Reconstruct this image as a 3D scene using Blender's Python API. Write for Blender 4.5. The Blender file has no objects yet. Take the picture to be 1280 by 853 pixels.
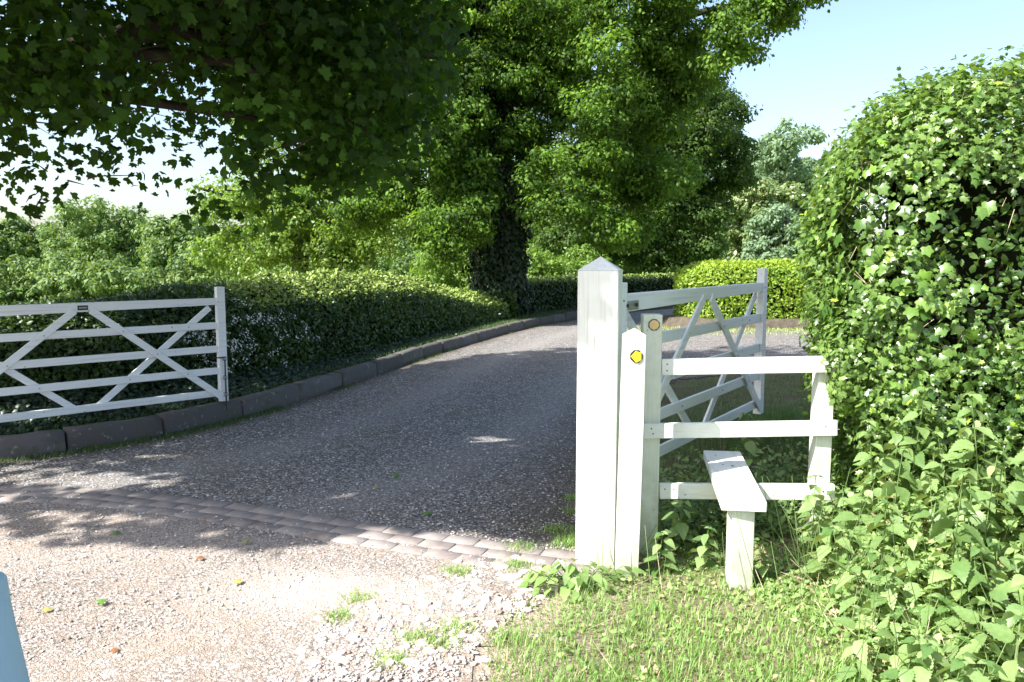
import bpy, bmesh, math, random
import numpy as np
from mathutils import Vector, Matrix

C = bpy.context.scene.collection
scene = bpy.context.scene
rng = np.random.default_rng(7)
random.seed(7)

# ------------------------------------------------------------------ camera, sky, sun, exposure
EYE = 1.65
cam_data = bpy.data.cameras.new('camera')
cam = bpy.data.objects.new('camera', cam_data)
C.objects.link(cam)
cam.location = (0, 0, EYE)
PITCH = math.atan(0.1015)
cam.rotation_euler = (math.radians(90) - PITCH, 0, 0)
cam_data.sensor_width = 36.0
cam_data.lens = 36.0 * 1000 / 1280
cam_data.clip_end = 2000
scene.camera = cam

SUN = Vector((-0.61, -0.35, 0.71)).normalized()      # towards the sun: behind the camera, to the left
world = bpy.data.worlds.new('World')
scene.world = world
world.use_nodes = True
wn = world.node_tree
bg = wn.nodes['Background']
sky = wn.nodes.new('ShaderNodeTexSky')
sky.sky_type = 'NISHITA'
sky.sun_disc = False
sky.sun_elevation = math.asin(SUN.z)
sky.sun_rotation = math.atan2(SUN.x, SUN.y) % (2 * math.pi)
sky.air_density = 1.0
sky.dust_density = 2.2
sky.ozone_density = 0.9
wn.links.new(sky.outputs[0], bg.inputs[0])
bg.inputs[1].default_value = 0.126

sun_data = bpy.data.lights.new('sun', 'SUN')
sun_data.energy = 4.8
sun_data.angle = math.radians(0.53)
sun_data.color = (1.0, 0.965, 0.91)
sun = bpy.data.objects.new('sun', sun_data)
C.objects.link(sun)
sun.rotation_euler = SUN.to_track_quat('Z', 'Y').to_euler()

scene.view_settings.view_transform = 'Standard'
scene.view_settings.look = 'None'
scene.view_settings.exposure = 1.35
scene.view_settings.gamma = 1
scene.view_settings.use_curve_mapping = False
scene.cycles.max_bounces = 6
scene.cycles.diffuse_bounces = 3
scene.cycles.glossy_bounces = 2
scene.cycles.transmission_bounces = 3


# ------------------------------------------------------------------ helpers
def tag(o, label=None, cat=None, group=None, kind=None):
    if label: o['label'] = label
    if cat: o['category'] = cat
    if group: o['group'] = group
    if kind: o['kind'] = kind
    return o


def thing(name, label, cat, loc=(0, 0, 0), rz=0.0, group=None):
    o = bpy.data.objects.new(name, None)
    o.empty_display_size = 0.1
    C.objects.link(o)
    o.location = loc
    o.rotation_euler = (0, 0, rz)
    return tag(o, label, cat, group)


def link(name, me, mat=None, parent=None, smooth=False):
    o = bpy.data.objects.new(name, me)
    C.objects.link(o)
    if mat is not None: me.materials.append(mat)
    if parent is not None: o.parent = parent
    if smooth:
        me.polygons.foreach_set('use_smooth', np.ones(len(me.polygons), dtype=bool))
    return o


def np_mesh(name, V, F, tint=None, extra=None):
    """V (n,3); F (m,k) index array, every face with k corners; tint: one value per vertex."""
    V = np.asarray(V, dtype=np.float32)
    F = np.asarray(F, dtype=np.int32)
    me = bpy.data.meshes.new(name)
    m, k = F.shape
    me.vertices.add(len(V))
    me.vertices.foreach_set('co', V.ravel())
    me.loops.add(m * k)
    me.loops.foreach_set('vertex_index', F.ravel())
    me.polygons.add(m)
    me.polygons.foreach_set('loop_start', np.arange(0, m * k, k, dtype=np.int32))
    me.polygons.foreach_set('loop_total', np.full(m, k, dtype=np.int32))
    me.update(calc_edges=True)
    if tint is not None:
        a = me.attributes.new('tint', 'FLOAT', 'POINT')
        a.data.foreach_set('value', np.asarray(tint, dtype=np.float32))
    for key, val in (extra or {}).items():
        a = me.attributes.new(key, 'FLOAT', 'POINT')
        a.data.foreach_set('value', np.asarray(val, dtype=np.float32))
    return me


def bm_obj(name, bm, mat, parent=None, smooth=False):
    me = bpy.data.meshes.new(name)
    bm.normal_update()
    bm.to_mesh(me)
    bm.free()
    return link(name, me, mat, parent, smooth)


def add_box(bm, lo, hi, bevel=0.004, mtx=None):
    r = bmesh.ops.create_cube(bm, size=1.0)
    vs = r['verts']
    lo, hi = Vector(lo), Vector(hi)
    for v in vs:
        v.co = Vector(((v.co.x + .5) * (hi.x - lo.x) + lo.x, (v.co.y + .5) * (hi.y - lo.y) + lo.y, (v.co.z + .5) * (hi.z - lo.z) + lo.z))
    if bevel:
        es = list({e for v in vs for e in v.link_edges})
        rb = bmesh.ops.bevel(bm, geom=es, offset=bevel, segments=1, affect='EDGES', profile=0.5)
        vs = list({v for f in rb['faces'] for v in f.verts} | {v for v in vs if v.is_valid})
    if mtx is not None:
        bmesh.ops.transform(bm, matrix=mtx, verts=[v for v in vs if v.is_valid])


def beam(name, p0, p1, w, t, mat, parent, normal=(0, 1, 0), w1=None, bevel=0.003, drop=0.0):
    """A board from p0 to p1 whose thickness t lies along `normal` and width w across; w1: width at p1."""
    p0, p1, n = Vector(p0), Vector(p1), Vector(normal)
    x = (p1 - p0).normalized()
    n = (n - x * n.dot(x)).normalized()
    s = n.cross(x)
    if s.z < 0: s = -s
    w1 = w if w1 is None else w1
    bm = bmesh.new()
    vs = []
    for p, ww in ((p0, w), (p1, w1)):
        for a, b in ((-1, -1), (1, -1), (1, 1), (-1, 1)):
            vs.append(bm.verts.new(p + n * (a * t / 2) + s * (b * ww / 2)))
    for f in ((3, 2, 1, 0), (4, 5, 6, 7), (0, 1, 5, 4), (1, 2, 6, 5), (2, 3, 7, 6), (3, 0, 4, 7)):
        bm.faces.new([vs[i] for i in f])
    bmesh.ops.recalc_face_normals(bm, faces=bm.faces[:])
    if bevel:
        bmesh.ops.bevel(bm, geom=bm.edges[:], offset=bevel, segments=1, affect='EDGES', profile=0.5)
    return bm_obj(name, bm, mat, parent)


def cyl(bm, p0, p1, r0, r1=None, seg=12):
    p0, p1 = Vector(p0), Vector(p1)
    r1 = r0 if r1 is None else r1
    d = p1 - p0
    m = Matrix.Translation((p0 + p1) / 2) @ d.to_track_quat('Z', 'Y').to_matrix().to_4x4()
    bmesh.ops.create_cone(bm, cap_ends=True, segments=seg, radius1=r0, radius2=r1, depth=d.length, matrix=m)


def tube(bm, pts, radii, seg=8, wob=0.0):
    """A swept tube along a polyline, capped."""
    pts = [Vector(p) for p in pts]
    rings = []
    up = Vector((0.31, 0.17, 0.93)).normalized()
    for i, p in enumerate(pts):
        d = (pts[min(i + 1, len(pts) - 1)] - pts[max(i - 1, 0)]).normalized()
        a = d.cross(up)
        if a.length < 1e-3: a = d.cross(Vector((1, 0, 0)))
        a.normalize()
        b = d.cross(a).normalized()
        ring = []
        for k in range(seg):
            t = 2 * math.pi * k / seg
            r = radii[i] * (1 + wob * math.sin(3 * t + i * 1.3) + wob * random.uniform(-1, 1))
            ring.append(bm.verts.new(p + a * (math.cos(t) * r) + b * (math.sin(t) * r)))
        rings.append(ring)
    for i in range(len(rings) - 1):
        for k in range(seg):
            bm.faces.new([rings[i][k], rings[i][(k + 1) % seg], rings[i + 1][(k + 1) % seg], rings[i + 1][k]])
    bm.faces.new(rings[0][::-1])
    bm.faces.new(rings[-1])


def smooth_path(pts, n=6):
    pts = [Vector(p) for p in pts]
    out = []
    for i in range(len(pts) - 1):
        p0 = pts[max(i - 1, 0)]; p1 = pts[i]; p2 = pts[i + 1]; p3 = pts[min(i + 2, len(pts) - 1)]
        for k in range(n):
            t = k / n
            out.append(0.5 * ((2 * p1) + (p2 - p0) * t + (2 * p0 - 5 * p1 + 4 * p2 - p3) * t * t + (3 * p1 - p0 - 3 * p2 + p3) * t ** 3))
    out.append(pts[-1])
    return out


def twigs_mesh(P0, P1, R0, R1):
    """Many thin three-sided twigs in one numpy mesh."""
    P0, P1 = np.asarray(P0, float), np.asarray(P1, float)
    n = len(P0)
    R0 = np.broadcast_to(R0, (n,)); R1 = np.broadcast_to(R1, (n,))
    d = P1 - P0
    d /= np.linalg.norm(d, axis=1, keepdims=True) + 1e-9
    a = np.cross(d, np.array([0.3, 0.2, 0.93]))
    a /= np.linalg.norm(a, axis=1, keepdims=True) + 1e-9
    b = np.cross(d, a)
    V = np.zeros((n, 6, 3))
    for k in range(3):
        t = 2 * math.pi * k / 3
        o = a * math.cos(t) + b * math.sin(t)
        V[:, k] = P0 + o * R0[:, None]
        V[:, 3 + k] = P1 + o * R1[:, None]
    base = (np.arange(n) * 6)[:, None, None]
    F = np.array([[0, 1, 4, 3], [1, 2, 5, 4], [2, 0, 3, 5]])[None] + base
    return V.reshape(-1, 3), F.reshape(-1, 4)


def nz(p, s=1.0, seed=0):
    """smooth pseudo noise in about -1..1 for points p (n,3)"""
    r = np.random.default_rng(100 + seed)
    out = np.zeros(len(p))
    for k in range(6):
        w = r.normal(size=3) * s * (0.7 + 0.35 * k)
        out += np.sin(p @ w + r.uniform(0, 6.28)) / (1 + 0.35 * k)
    return out / 3.0


def unit(a):
    return a / (np.linalg.norm(a, axis=-1, keepdims=True) + 1e-9)


# ------------------------------------------------------------------ leaf shapes (x along the leaf 0..1)
def polar_leaf(cx, spec, droop=0.12):
    angs = [(a, r) for a, r in spec]
    rim = [(a, r) for a, r in angs] + [(-a, r) for a, r in reversed(angs) if 0 < a < 180]
    V = [(cx, 0, 0.05)]
    for a, r in rim:
        x = cx + r * math.cos(math.radians(a)); y = r * math.sin(math.radians(a))
        V.append((x, y, -droop * (abs(y) ** 1.3 + max(x - cx, 0) ** 2)))
    n = len(rim)
    F = [(0, 1 + i, 1 + (i + 1) % n) for i in range(n)]
    return np.array(V), np.array(F)


MAPLE = polar_leaf(.42, [(0, .57), (13, .44), (25, .36), (40, .50), (54, .50), (74, .31), (95, .42), (113, .43), (142, .30), (180, .20)], .35)
IVY = polar_leaf(.40, [(0, .60), (18, .42), (36, .36), (56, .48), (72, .42), (95, .32), (124, .42), (148, .36), (180, .20)], .25)
HAW = polar_leaf(.50, [(0, .50), (30, .26), (48, .47), (88, .22), (118, .36), (180, .5)], .2)
OVAL = polar_leaf(.48, [(0, .52), (50, .30), (120, .32), (180, .48)], .3)
DIAM = (np.array([(0, 0, 0), (.45, .30, -.06), (1, 0, -.05), (.45, -.30, -.06)]), np.array([(0, 2, 1), (0, 3, 2)]))
BLADELEAF = (np.array([(0, 0, 0), (.4, .16, -.03), (1, 0, -.12), (.4, -.16, -.03)]), np.array([(0, 2, 1), (0, 3, 2)]))


def nettle_template():
    """ovate toothed leaf: a midrib and two rims, station by station"""
    st = [(0.0, 0.04), (0.03, 0.19), (0.10, 0.29), (0.15, 0.27), (0.21, 0.37), (0.27, 0.32), (0.34, 0.39), (0.40, 0.32), (0.47, 0.35),
          (0.53, 0.26), (0.60, 0.28), (0.66, 0.19), (0.73, 0.20), (0.79, 0.11), (0.87, 0.11), (0.93, 0.04), (1.0, 0.005)]
    V, F = [], []
    for i, (x, y) in enumerate(st):
        d = -0.22 * x * x
        xm = min(x, 0.97)
        V += [(xm, 0, d), (x, y * .92, d + 0.16 * y), (x, -y * .92, d + 0.16 * y)]
    for i in range(len(st) - 1):
        a = 3 * i
        F += [(a, a + 3, a + 4), (a, a + 4, a + 1), (a, a + 5, a + 3), (a, a + 2, a + 5)]
    return np.array(V), np.array(F)


NETTLE = nettle_template()


def leaf_mesh(name, tmpl, pos, nrm, fwd, size, tint, wscale=None):
    TV, TF = tmpl
    n = len(pos)
    nrm = unit(nrm)
    x = fwd - nrm * np.sum(fwd * nrm, axis=1, keepdims=True)
    bad = np.linalg.norm(x, axis=1) < 1e-3
    x[bad] = np.cross(nrm[bad], np.array([0.2, 0.9, 0.1]))
    x = unit(x)
    y = np.cross(nrm, x)
    size = np.broadcast_to(size, (n,))
    V = (x[:, None, :] * TV[None, :, 0, None] + y[:, None, :] * TV[None, :, 1, None] + nrm[:, None, :] * TV[None, :, 2, None]) * size[:, None, None] + pos[:, None, :]
    F = TF[None] + (np.arange(n) * len(TV))[:, None, None]
    t = np.repeat(np.broadcast_to(tint, (n,)), len(TV))
    return np_mesh(name, V.reshape(-1, 3), F.reshape(-1, 3), t)


def leaf_obj(name, tmpl, pos, nrm, fwd, size, tint, mat, parent=None):
    return link(name, leaf_mesh(name, tmpl, pos, nrm, fwd, size, tint), mat, parent, smooth=False)


# ------------------------------------------------------------------ materials
def new_mat(name):
    m = bpy.data.materials.new(name)
    m.use_nodes = True
    nt = m.node_tree
    for n in list(nt.nodes): nt.nodes.remove(n)
    out = nt.nodes.new('ShaderNodeOutputMaterial')
    return m, nt, out


def N(nt, typ, **kw):
    n = nt.nodes.new(typ)
    for k, v in kw.items():
        if k.startswith('i_'):
            n.inputs[k[2:].replace('_', ' ')].default_value = v
        elif isinstance(k, str) and hasattr(n, k):
            setattr(n, k, v)
    return n


def ramp(nt, fac, stops):
    r = nt.nodes.new('ShaderNodeValToRGB')
    els = r.color_ramp.elements
    while len(els) < len(stops): els.new(0.5)
    for e, (p, c) in zip(els, stops):
        e.position = p
        e.color = (c[0], c[1], c[2], 1) if not isinstance(c, (int, float)) else (c, c, c, 1)
    nt.links.new(fac, r.inputs[0])
    return r.outputs[0]


def noise(nt, scale, detail=6, rough=0.6, coords='Object', dist=0.0, vec=None):
    t = nt.nodes.new('ShaderNodeTexNoise')
    t.inputs['Scale'].default_value = scale
    t.inputs['Detail'].default_value = detail
    t.inputs['Roughness'].default_value = rough
    t.inputs['Distortion'].default_value = dist
    if vec is None:
        tc = nt.nodes.new('ShaderNodeTexCoord')
        vec = tc.outputs[coords]
    nt.links.new(vec, t.inputs['Vector'])
    return t.outputs['Fac']


def mix(nt, fac, a, b, blend='MIX'):
    m = nt.nodes.new('ShaderNodeMix')
    m.data_type = 'RGBA'
    m.blend_type = blend
    for sock, v in ((m.inputs[0], fac), (m.inputs[6], a), (m.inputs[7], b)):
        if isinstance(v, (int, float)): sock.default_value = v
        elif isinstance(v, tuple): sock.default_value = (v[0], v[1], v[2], 1)
        else: nt.links.new(v, sock)
    return m.outputs[2]


def math_n(nt, op, a, b=None, clamp=False):
    m = nt.nodes.new('ShaderNodeMath')
    m.operation = op
    m.use_clamp = clamp
    for i, v in enumerate((a, b)):
        if v is None: continue
        if isinstance(v, (int, float)): m.inputs[i].default_value = v
        else: nt.links.new(v, m.inputs[i])
    return m.outputs[0]


def leaf_mat(name, dark, light, accent=None, rough=0.42, trans=0.35, spec=0.45, tcol=None):
    """tint 0 = the dark leaves of the plant, 1 = the light ones, above 1.5 = accent"""
    m, nt, out = new_mat(name)
    at = nt.nodes.new('ShaderNodeAttribute'); at.attribute_name = 'tint'
    col = ramp(nt, at.outputs['Fac'], [(0.0, dark), (1.0, light)])
    if accent is not None:
        f = math_n(nt, 'GREATER_THAN', at.outputs['Fac'], 1.5)
        col = mix(nt, f, col, accent)
    v = noise(nt, 60, 3)
    hv = ramp(nt, v, [(0.3, 0.82), (0.7, 1.12)])
    col = mix(nt, 1.0, col, hv, 'MULTIPLY')
    p = nt.nodes.new('ShaderNodeBsdfPrincipled')
    p.inputs['Roughness'].default_value = rough
    p.inputs['Specular IOR Level'].default_value = spec
    nt.links.new(col, p.inputs['Base Color'])
    tr = nt.nodes.new('ShaderNodeBsdfTranslucent')
    tc = tcol or (min(light[0] * 2.2, .6), min(light[1] * 2.0, .7), light[2] * 0.6)
    tcm = mix(nt, 0.5, col, tc)
    nt.links.new(tcm, tr.inputs['Color'])
    ms = nt.nodes.new('ShaderNodeMixShader')
    ms.inputs[0].default_value = trans
    nt.links.new(p.outputs[0], ms.inputs[1])
    nt.links.new(tr.outputs[0], ms.inputs[2])
    nt.links.new(ms.outputs[0], out.inputs[0])
    return m


def simple_mat(name, colour, rough=0.6, spec=0.4, metal=0.0, vary=0.12, scale=30, bump=0.0):
    m, nt, out = new_mat(name)
    n = noise(nt, scale)
    c1 = tuple(max(0, c * (1 - vary)) for c in colour); c2 = tuple(min(1, c * (1 + vary)) for c in colour)
    col = ramp(nt, n, [(0.3, c1), (0.7, c2)])
    p = nt.nodes.new('ShaderNodeBsdfPrincipled')
    nt.links.new(col, p.inputs['Base Color'])
    p.inputs['Roughness'].default_value = rough
    p.inputs['Metallic'].default_value = metal
    p.inputs['Specular IOR Level'].default_value = spec
    if bump:
        b = nt.nodes.new('ShaderNodeBump'); b.inputs['Strength'].default_value = bump; b.inputs['Distance'].default_value = 0.02
        nt.links.new(n, b.inputs['Height']); nt.links.new(b.outputs[0], p.inputs['Normal'])
    nt.links.new(p.outputs[0], out.inputs[0])
    return m


def paint_mat(name, base, grime, grime_amount=0.5, axis='Z', grimez=None, crack=0.5):
    """weathered white paint over timber: long grain, faint algae, knots and chips"""
    m, nt, out = new_mat(name)
    tc = nt.nodes.new('ShaderNodeTexCoord')
    mp = nt.nodes.new('ShaderNodeMapping')
    mp.inputs['Scale'].default_value = {'Z': (60, 60, 1.6), 'X': (1.6, 60, 60), 'Y': (60, 1.6, 60)}[axis]
    nt.links.new(tc.outputs['Object'], mp.inputs[0])
    g = nt.nodes.new('ShaderNodeTexNoise'); g.inputs['Scale'].default_value = 1.0; g.inputs['Detail'].default_value = 8
    nt.links.new(mp.outputs[0], g.inputs['Vector'])
    blot = noise(nt, 5.0, 6, 0.7)
    col = mix(nt, ramp(nt, blot, [(0.38, 0.0), (0.68, grime_amount)]), base, grime)
    streak = ramp(nt, g.outputs['Fac'], [(0.28, 0.76), (0.48, 1.0)])
    col = mix(nt, 0.8, col, streak, 'MULTIPLY')
    cr = ramp(nt, g.outputs['Fac'], [(0.225, 1.0), (0.245, 0.0)])
    col = mix(nt, math_n(nt, 'MULTIPLY', cr, crack), col, (0.12, 0.11, 0.08))
    chip = noise(nt, 38, 2, 0.5)
    chipm = ramp(nt, chip, [(0.245, 1.0), (0.262, 0.0)])
    col = mix(nt, math_n(nt, 'MULTIPLY', chipm, 0.8), col, (0.14, 0.12, 0.09))
    if grimez is not None:
        sx = nt.nodes.new('ShaderNodeSeparateXYZ')
        geo = nt.nodes.new('ShaderNodeNewGeometry')
        nt.links.new(geo.outputs['Position'], sx.inputs[0])
        mr = nt.nodes.new('ShaderNodeMapRange')
        mr.inputs[1].default_value = grimez; mr.inputs[2].default_value = 0.02
        mr.inputs[3].default_value = 0.0; mr.inputs[4].default_value = 0.75
        nt.links.new(sx.outputs[2], mr.inputs[0])
        fm = math_n(nt, 'MULTIPLY', mr.outputs[0], ramp(nt, blot, [(0.35, 0.25), (0.6, 1.0)]))
        col = mix(nt, fm, col, (0.30, 0.33, 0.20))
    p = nt.nodes.new('ShaderNodeBsdfPrincipled')
    nt.links.new(col, p.inputs['Base Color'])
    p.inputs['Roughness'].default_value = 0.48
    b = nt.nodes.new('ShaderNodeBump'); b.inputs['Strength'].default_value = 0.35; b.inputs['Distance'].default_value = 0.004
    nt.links.new(g.outputs['Fac'], b.inputs['Height']); nt.links.new(b.outputs[0], p.inputs['Normal'])
    nt.links.new(p.outputs[0], out.inputs[0])
    return m


def gravel_mat(name, stops, soil, scale=55, worn=(0.4, 0.38, 0.36), bump=0.9, soilmix=0.35):
    m, nt, out = new_mat(name)
    tc = nt.nodes.new('ShaderNodeTexCoord')
    v = nt.nodes.new('ShaderNodeTexVoronoi'); v.inputs['Scale'].default_value = scale
    nt.links.new(tc.outputs['Object'], v.inputs['Vector'])
    v2 = nt.nodes.new('ShaderNodeTexVoronoi'); v2.inputs['Scale'].default_value = scale * 2.3
    nt.links.new(tc.outputs['Object'], v2.inputs['Vector'])
    sp = nt.nodes.new('ShaderNodeSeparateColor')
    nt.links.new(v.outputs['Color'], sp.inputs[0])
    col = ramp(nt, sp.outputs[0], stops)
    gap = ramp(nt, v.outputs['Distance'], [(0.35, 1.0), (0.75, 0.45)])
    col = mix(nt, 1.0, col, gap, 'MULTIPLY')
    big = noise(nt, 1.1, 8, 0.65)
    mid = noise(nt, 7.0, 8, 0.7)
    f = math_n(nt, 'ADD', math_n(nt, 'MULTIPLY', big, 0.6), math_n(nt, 'MULTIPLY', mid, 0.5))
    sm = ramp(nt, f, [(0.50, 0.0), (0.66, soilmix)])
    at = nt.nodes.new('ShaderNodeAttribute'); at.attribute_name = 'edge'
    ef = math_n(nt, 'MULTIPLY', at.outputs['Fac'], ramp(nt, mid, [(0.30, 0.55), (0.6, 1.3)]), clamp=True)
    sm = math_n(nt, 'MAXIMUM', sm, ef)
    soilc = mix(nt, ramp(nt, noise(nt, 25, 6), [(0.3, 0.0), (0.7, 1.0)]), tuple(c * 0.6 for c in soil), soil)
    col = mix(nt, sm, col, soilc)
    blot = ramp(nt, big, [(0.3, 0.72), (0.7, 1.18)])
    col = mix(nt, 1.0, col, blot, 'MULTIPLY')
    aw = nt.nodes.new('ShaderNodeAttribute'); aw.attribute_name = 'worn'
    col = mix(nt, math_n(nt, 'MULTIPLY', aw.outputs['Fac'], ramp(nt, mid, [(0.3, 0.2), (0.6, 0.8)])), col, worn)
    p = nt.nodes.new('ShaderNodeBsdfPrincipled')
    nt.links.new(col, p.inputs['Base Color'])
    p.inputs['Roughness'].default_value = 0.85
    p.inputs['Specular IOR Level'].default_value = 0.25
    hgt = math_n(nt, 'SUBTRACT', 1.0, v.outputs['Distance'])
    h2 = math_n(nt, 'MULTIPLY', math_n(nt, 'SUBTRACT', 1.0, v2.outputs['Distance']), 0.5)
    h = math_n(nt, 'ADD', math_n(nt, 'MULTIPLY', hgt, sp.outputs[1]), h2)
    b = nt.nodes.new('ShaderNodeBump'); b.inputs['Strength'].default_value = bump; b.inputs['Distance'].default_value = 0.012
    nt.links.new(h, b.inputs['Height']); nt.links.new(b.outputs[0], p.inputs['Normal'])
    nt.links.new(p.outputs[0], out.inputs[0])
    return m


M = {}
M['post_paint'] = paint_mat('post_paint', (0.76, 0.775, 0.73), (0.60, 0.64, 0.54), 0.5, 'Z', grimez=0.45)
M['rail_paint'] = paint_mat('rail_paint', (0.75, 0.77, 0.71), (0.58, 0.62, 0.50), 0.6, 'X')
M['old_paint'] = paint_mat('old_paint', (0.69, 0.715, 0.62), (0.48, 0.53, 0.37), 0.75, 'Z', grimez=0.5, crack=0.9)
M['step_paint'] = paint_mat('step_paint', (0.82, 0.83, 0.80), (0.66, 0.68, 0.60), 0.3, 'Y')
M['gate_paint'] = paint_mat('gate_paint', (0.82, 0.84, 0.85), (0.70, 0.74, 0.72), 0.3, 'X', crack=0.2)
M['steel'] = simple_mat('galvanised_steel', (0.42, 0.43, 0.44), 0.45, 0.5, 0.8, 0.2, 40)
M['iron'] = simple_mat('dark_iron', (0.06, 0.06, 0.06), 0.5, 0.5, 0.7)
M['black'] = simple_mat('black_plastic', (0.02, 0.02, 0.02), 0.45)
M['yellow'] = simple_mat('yellow_plastic', (0.78, 0.50, 0.03), 0.45, vary=0.15, scale=120)
M['tan'] = simple_mat('faded_yellow_plastic', (0.62, 0.46, 0.20), 0.6, vary=0.15, scale=120)
M['bark'] = simple_mat('bark', (0.045, 0.038, 0.028), 0.9, 0.2, vary=0.5, scale=9, bump=1.0)
M['twig'] = simple_mat('twig_bark', (0.10, 0.075, 0.05), 0.85, 0.2, vary=0.4, scale=20)
M['deadstem'] = simple_mat('dead_stem', (0.45, 0.38, 0.25), 0.8, 0.2, vary=0.3, scale=20)
M['core'] = simple_mat('hedge_inner_shade', (0.012, 0.015, 0.008), 0.95, 0.05, vary=0.5, scale=14, bump=1.0)  # near-black colour stands in for the shade inside the hedges
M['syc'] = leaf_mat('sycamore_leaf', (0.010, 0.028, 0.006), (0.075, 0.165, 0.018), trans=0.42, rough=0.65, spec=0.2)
M['oak'] = leaf_mat('oak_leaf', (0.016, 0.046, 0.008), (0.20, 0.37, 0.045), trans=0.38, rough=0.6, spec=0.3)
M['oak_dark'] = leaf_mat('dark_oak_leaf', (0.018, 0.045, 0.010), (0.10, 0.18, 0.028), trans=0.35, rough=0.6, spec=0.3)
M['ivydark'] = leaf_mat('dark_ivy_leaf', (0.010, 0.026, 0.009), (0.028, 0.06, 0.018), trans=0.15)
M['lime'] = leaf_mat('lime_green_leaf', (0.10, 0.19, 0.035), (0.23, 0.35, 0.07), trans=0.42)
M['far'] = leaf_mat('far_tree_leaf', (0.06, 0.125, 0.035), (0.20, 0.30, 0.09), trans=0.3, rough=0.6)
M['willow'] = leaf_mat('hazy_willow_leaf', (0.12, 0.20, 0.11), (0.25, 0.36, 0.21), trans=0.3, rough=0.6)  # distance haze is put into these pale leaf colours
M['chestnut'] = leaf_mat('chestnut_leaf', (0.12, 0.18, 0.06), (0.22, 0.30, 0.10), accent=(0.72, 0.68, 0.52), trans=0.3, rough=0.6)
M['privet'] = leaf_mat('golden_privet_leaf', (0.13, 0.25, 0.025), (0.36, 0.50, 0.06), trans=0.35)
M['hedge'] = leaf_mat('hedge_leaf', (0.018, 0.048, 0.010), (0.075, 0.14, 0.022), accent=(0.30, 0.40, 0.09), trans=0.22)  # accent carries the painted sunlight of the hedge top
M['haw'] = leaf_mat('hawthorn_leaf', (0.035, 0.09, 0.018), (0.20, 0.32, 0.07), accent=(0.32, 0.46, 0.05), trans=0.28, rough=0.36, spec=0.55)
M['ivy'] = leaf_mat('ivy_leaf', (0.05, 0.12, 0.022), (0.18, 0.31, 0.06), accent=(0.22, 0.40, 0.06), trans=0.25, rough=0.30, spec=0.6)
M['nettle'] = leaf_mat('nettle_leaf', (0.09, 0.18, 0.05), (0.30, 0.42, 0.16), trans=0.30, rough=0.45)
M['weed'] = leaf_mat('weed_leaf', (0.13, 0.24, 0.06), (0.32, 0.46, 0.15), accent=(0.45, 0.38, 0.22), trans=0.32, rough=0.5)
M['grass'] = leaf_mat('grass_blade', (0.13, 0.27, 0.045), (0.32, 0.52, 0.14), accent=(0.52, 0.45, 0.26), trans=0.3, rough=0.5)
M['shaded_grass'] = leaf_mat('shaded_grass_blade', (0.035, 0.085, 0.02), (0.10, 0.19, 0.045), accent=(0.3, 0.27, 0.15), trans=0.28, rough=0.55)  # darker copy of the grass for shaded ground; the shade is in the colour
M['petal'] = simple_mat('white_petal', (0.78, 0.78, 0.72), 0.6, vary=0.06)
M['stone'] = simple_mat('pale_rubble_stone', (0.62, 0.55, 0.49), 0.85, 0.25, vary=0.25, scale=18, bump=0.5)

SOIL = (0.13, 0.10, 0.07)


# ------------------------------------------------------------------ the lie of the land
def hz(x, y):
    x = np.asarray(x, float); y = np.asarray(y, float)
    h = 0.22 * np.exp(-((x - 2.9) / 1.15) ** 2 - ((y - 6.3) / 1.9) ** 2)
    h = h + 0.20 * np.exp(-((x - 2.7) / 0.9) ** 2 - ((y - 4.3) / 1.0) ** 2)
    return h


KERB = smooth_path([(-13, 4.6, 0), (-8, 5.0, 0), (-5.4, 5.75, 0), (-4.14, 6.5, 0), (-3.37, 7.25, 0), (-2.9, 8.1, 0), (-2.56, 9.07, 0), (-2.11, 10.75, 0),
                    (-1.55, 13.1, 0), (-0.85, 15.6, 0), (0.1, 18.5, 0), (1.83, 22.4, 0), (4.2, 26.0, 0), (8.0, 29.5, 0), (14, 32.5, 0)], 10)
KX = np.array([p.x for p in KERB]); KY = np.array([p.y for p in KERB])


def kerb_dist(x, y):
    """signed distance to the kerb line: positive on the drive side"""
    x = np.asarray(x, float).ravel(); y = np.asarray(y, float).ravel()
    best = np.full(len(x), 1e9); sgn = np.ones(len(x))
    for i in range(len(KX) - 1):
        ax, ay, bx, by = KX[i], KY[i], KX[i + 1], KY[i + 1]
        dx, dy = bx - ax, by - ay
        t = np.clip(((x - ax) * dx + (y - ay) * dy) / (dx * dx + dy * dy), 0, 1)
        d = np.hypot(x - ax - t * dx, y - ay - t * dy)
        s = np.sign((x - ax) * -dy + (y - ay) * dx) * -1
        upd = d < best
        best = np.where(upd, d, best); sgn = np.where(upd, s, sgn)
    return best * sgn


RIGHT = [(0.15, -8), (-0.1, 2.0), (-0.15, 3.1), (0.0, 3.5), (0.22, 3.9), (0.42, 4.3), (0.55, 4.8), (0.75, 5.6), (1.0, 7.0), (1.5, 9.2), (2.3, 10.9), (4.0, 11.8), (8.0, 12.2), (16, 12.4)]
RX = np.array([p[0] for p in RIGHT]); RY = np.array([p[1] for p in RIGHT])


def right_edge(y):
    return np.interp(y, RY[:13], RX[:13])


def right_dist(x, y):
    """how far a point lies left of the drive's right edge (positive = on the drive)"""
    x = np.asarray(x, float); y = np.asarray(y, float)
    d = right_edge(y) - x
    far = y - np.interp(x, [0, 2.3, 4, 8, 16], [9, 10.9, 11.8, 12.2, 12.4])
    return np.where((x > 1.5) & (y > 9.2), np.maximum(d, far), d)


def far_dist(x, y):
    """positive inside the turning area before the bright hedge's bank"""
    return 19.0 + 0.0 * x - y


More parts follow.
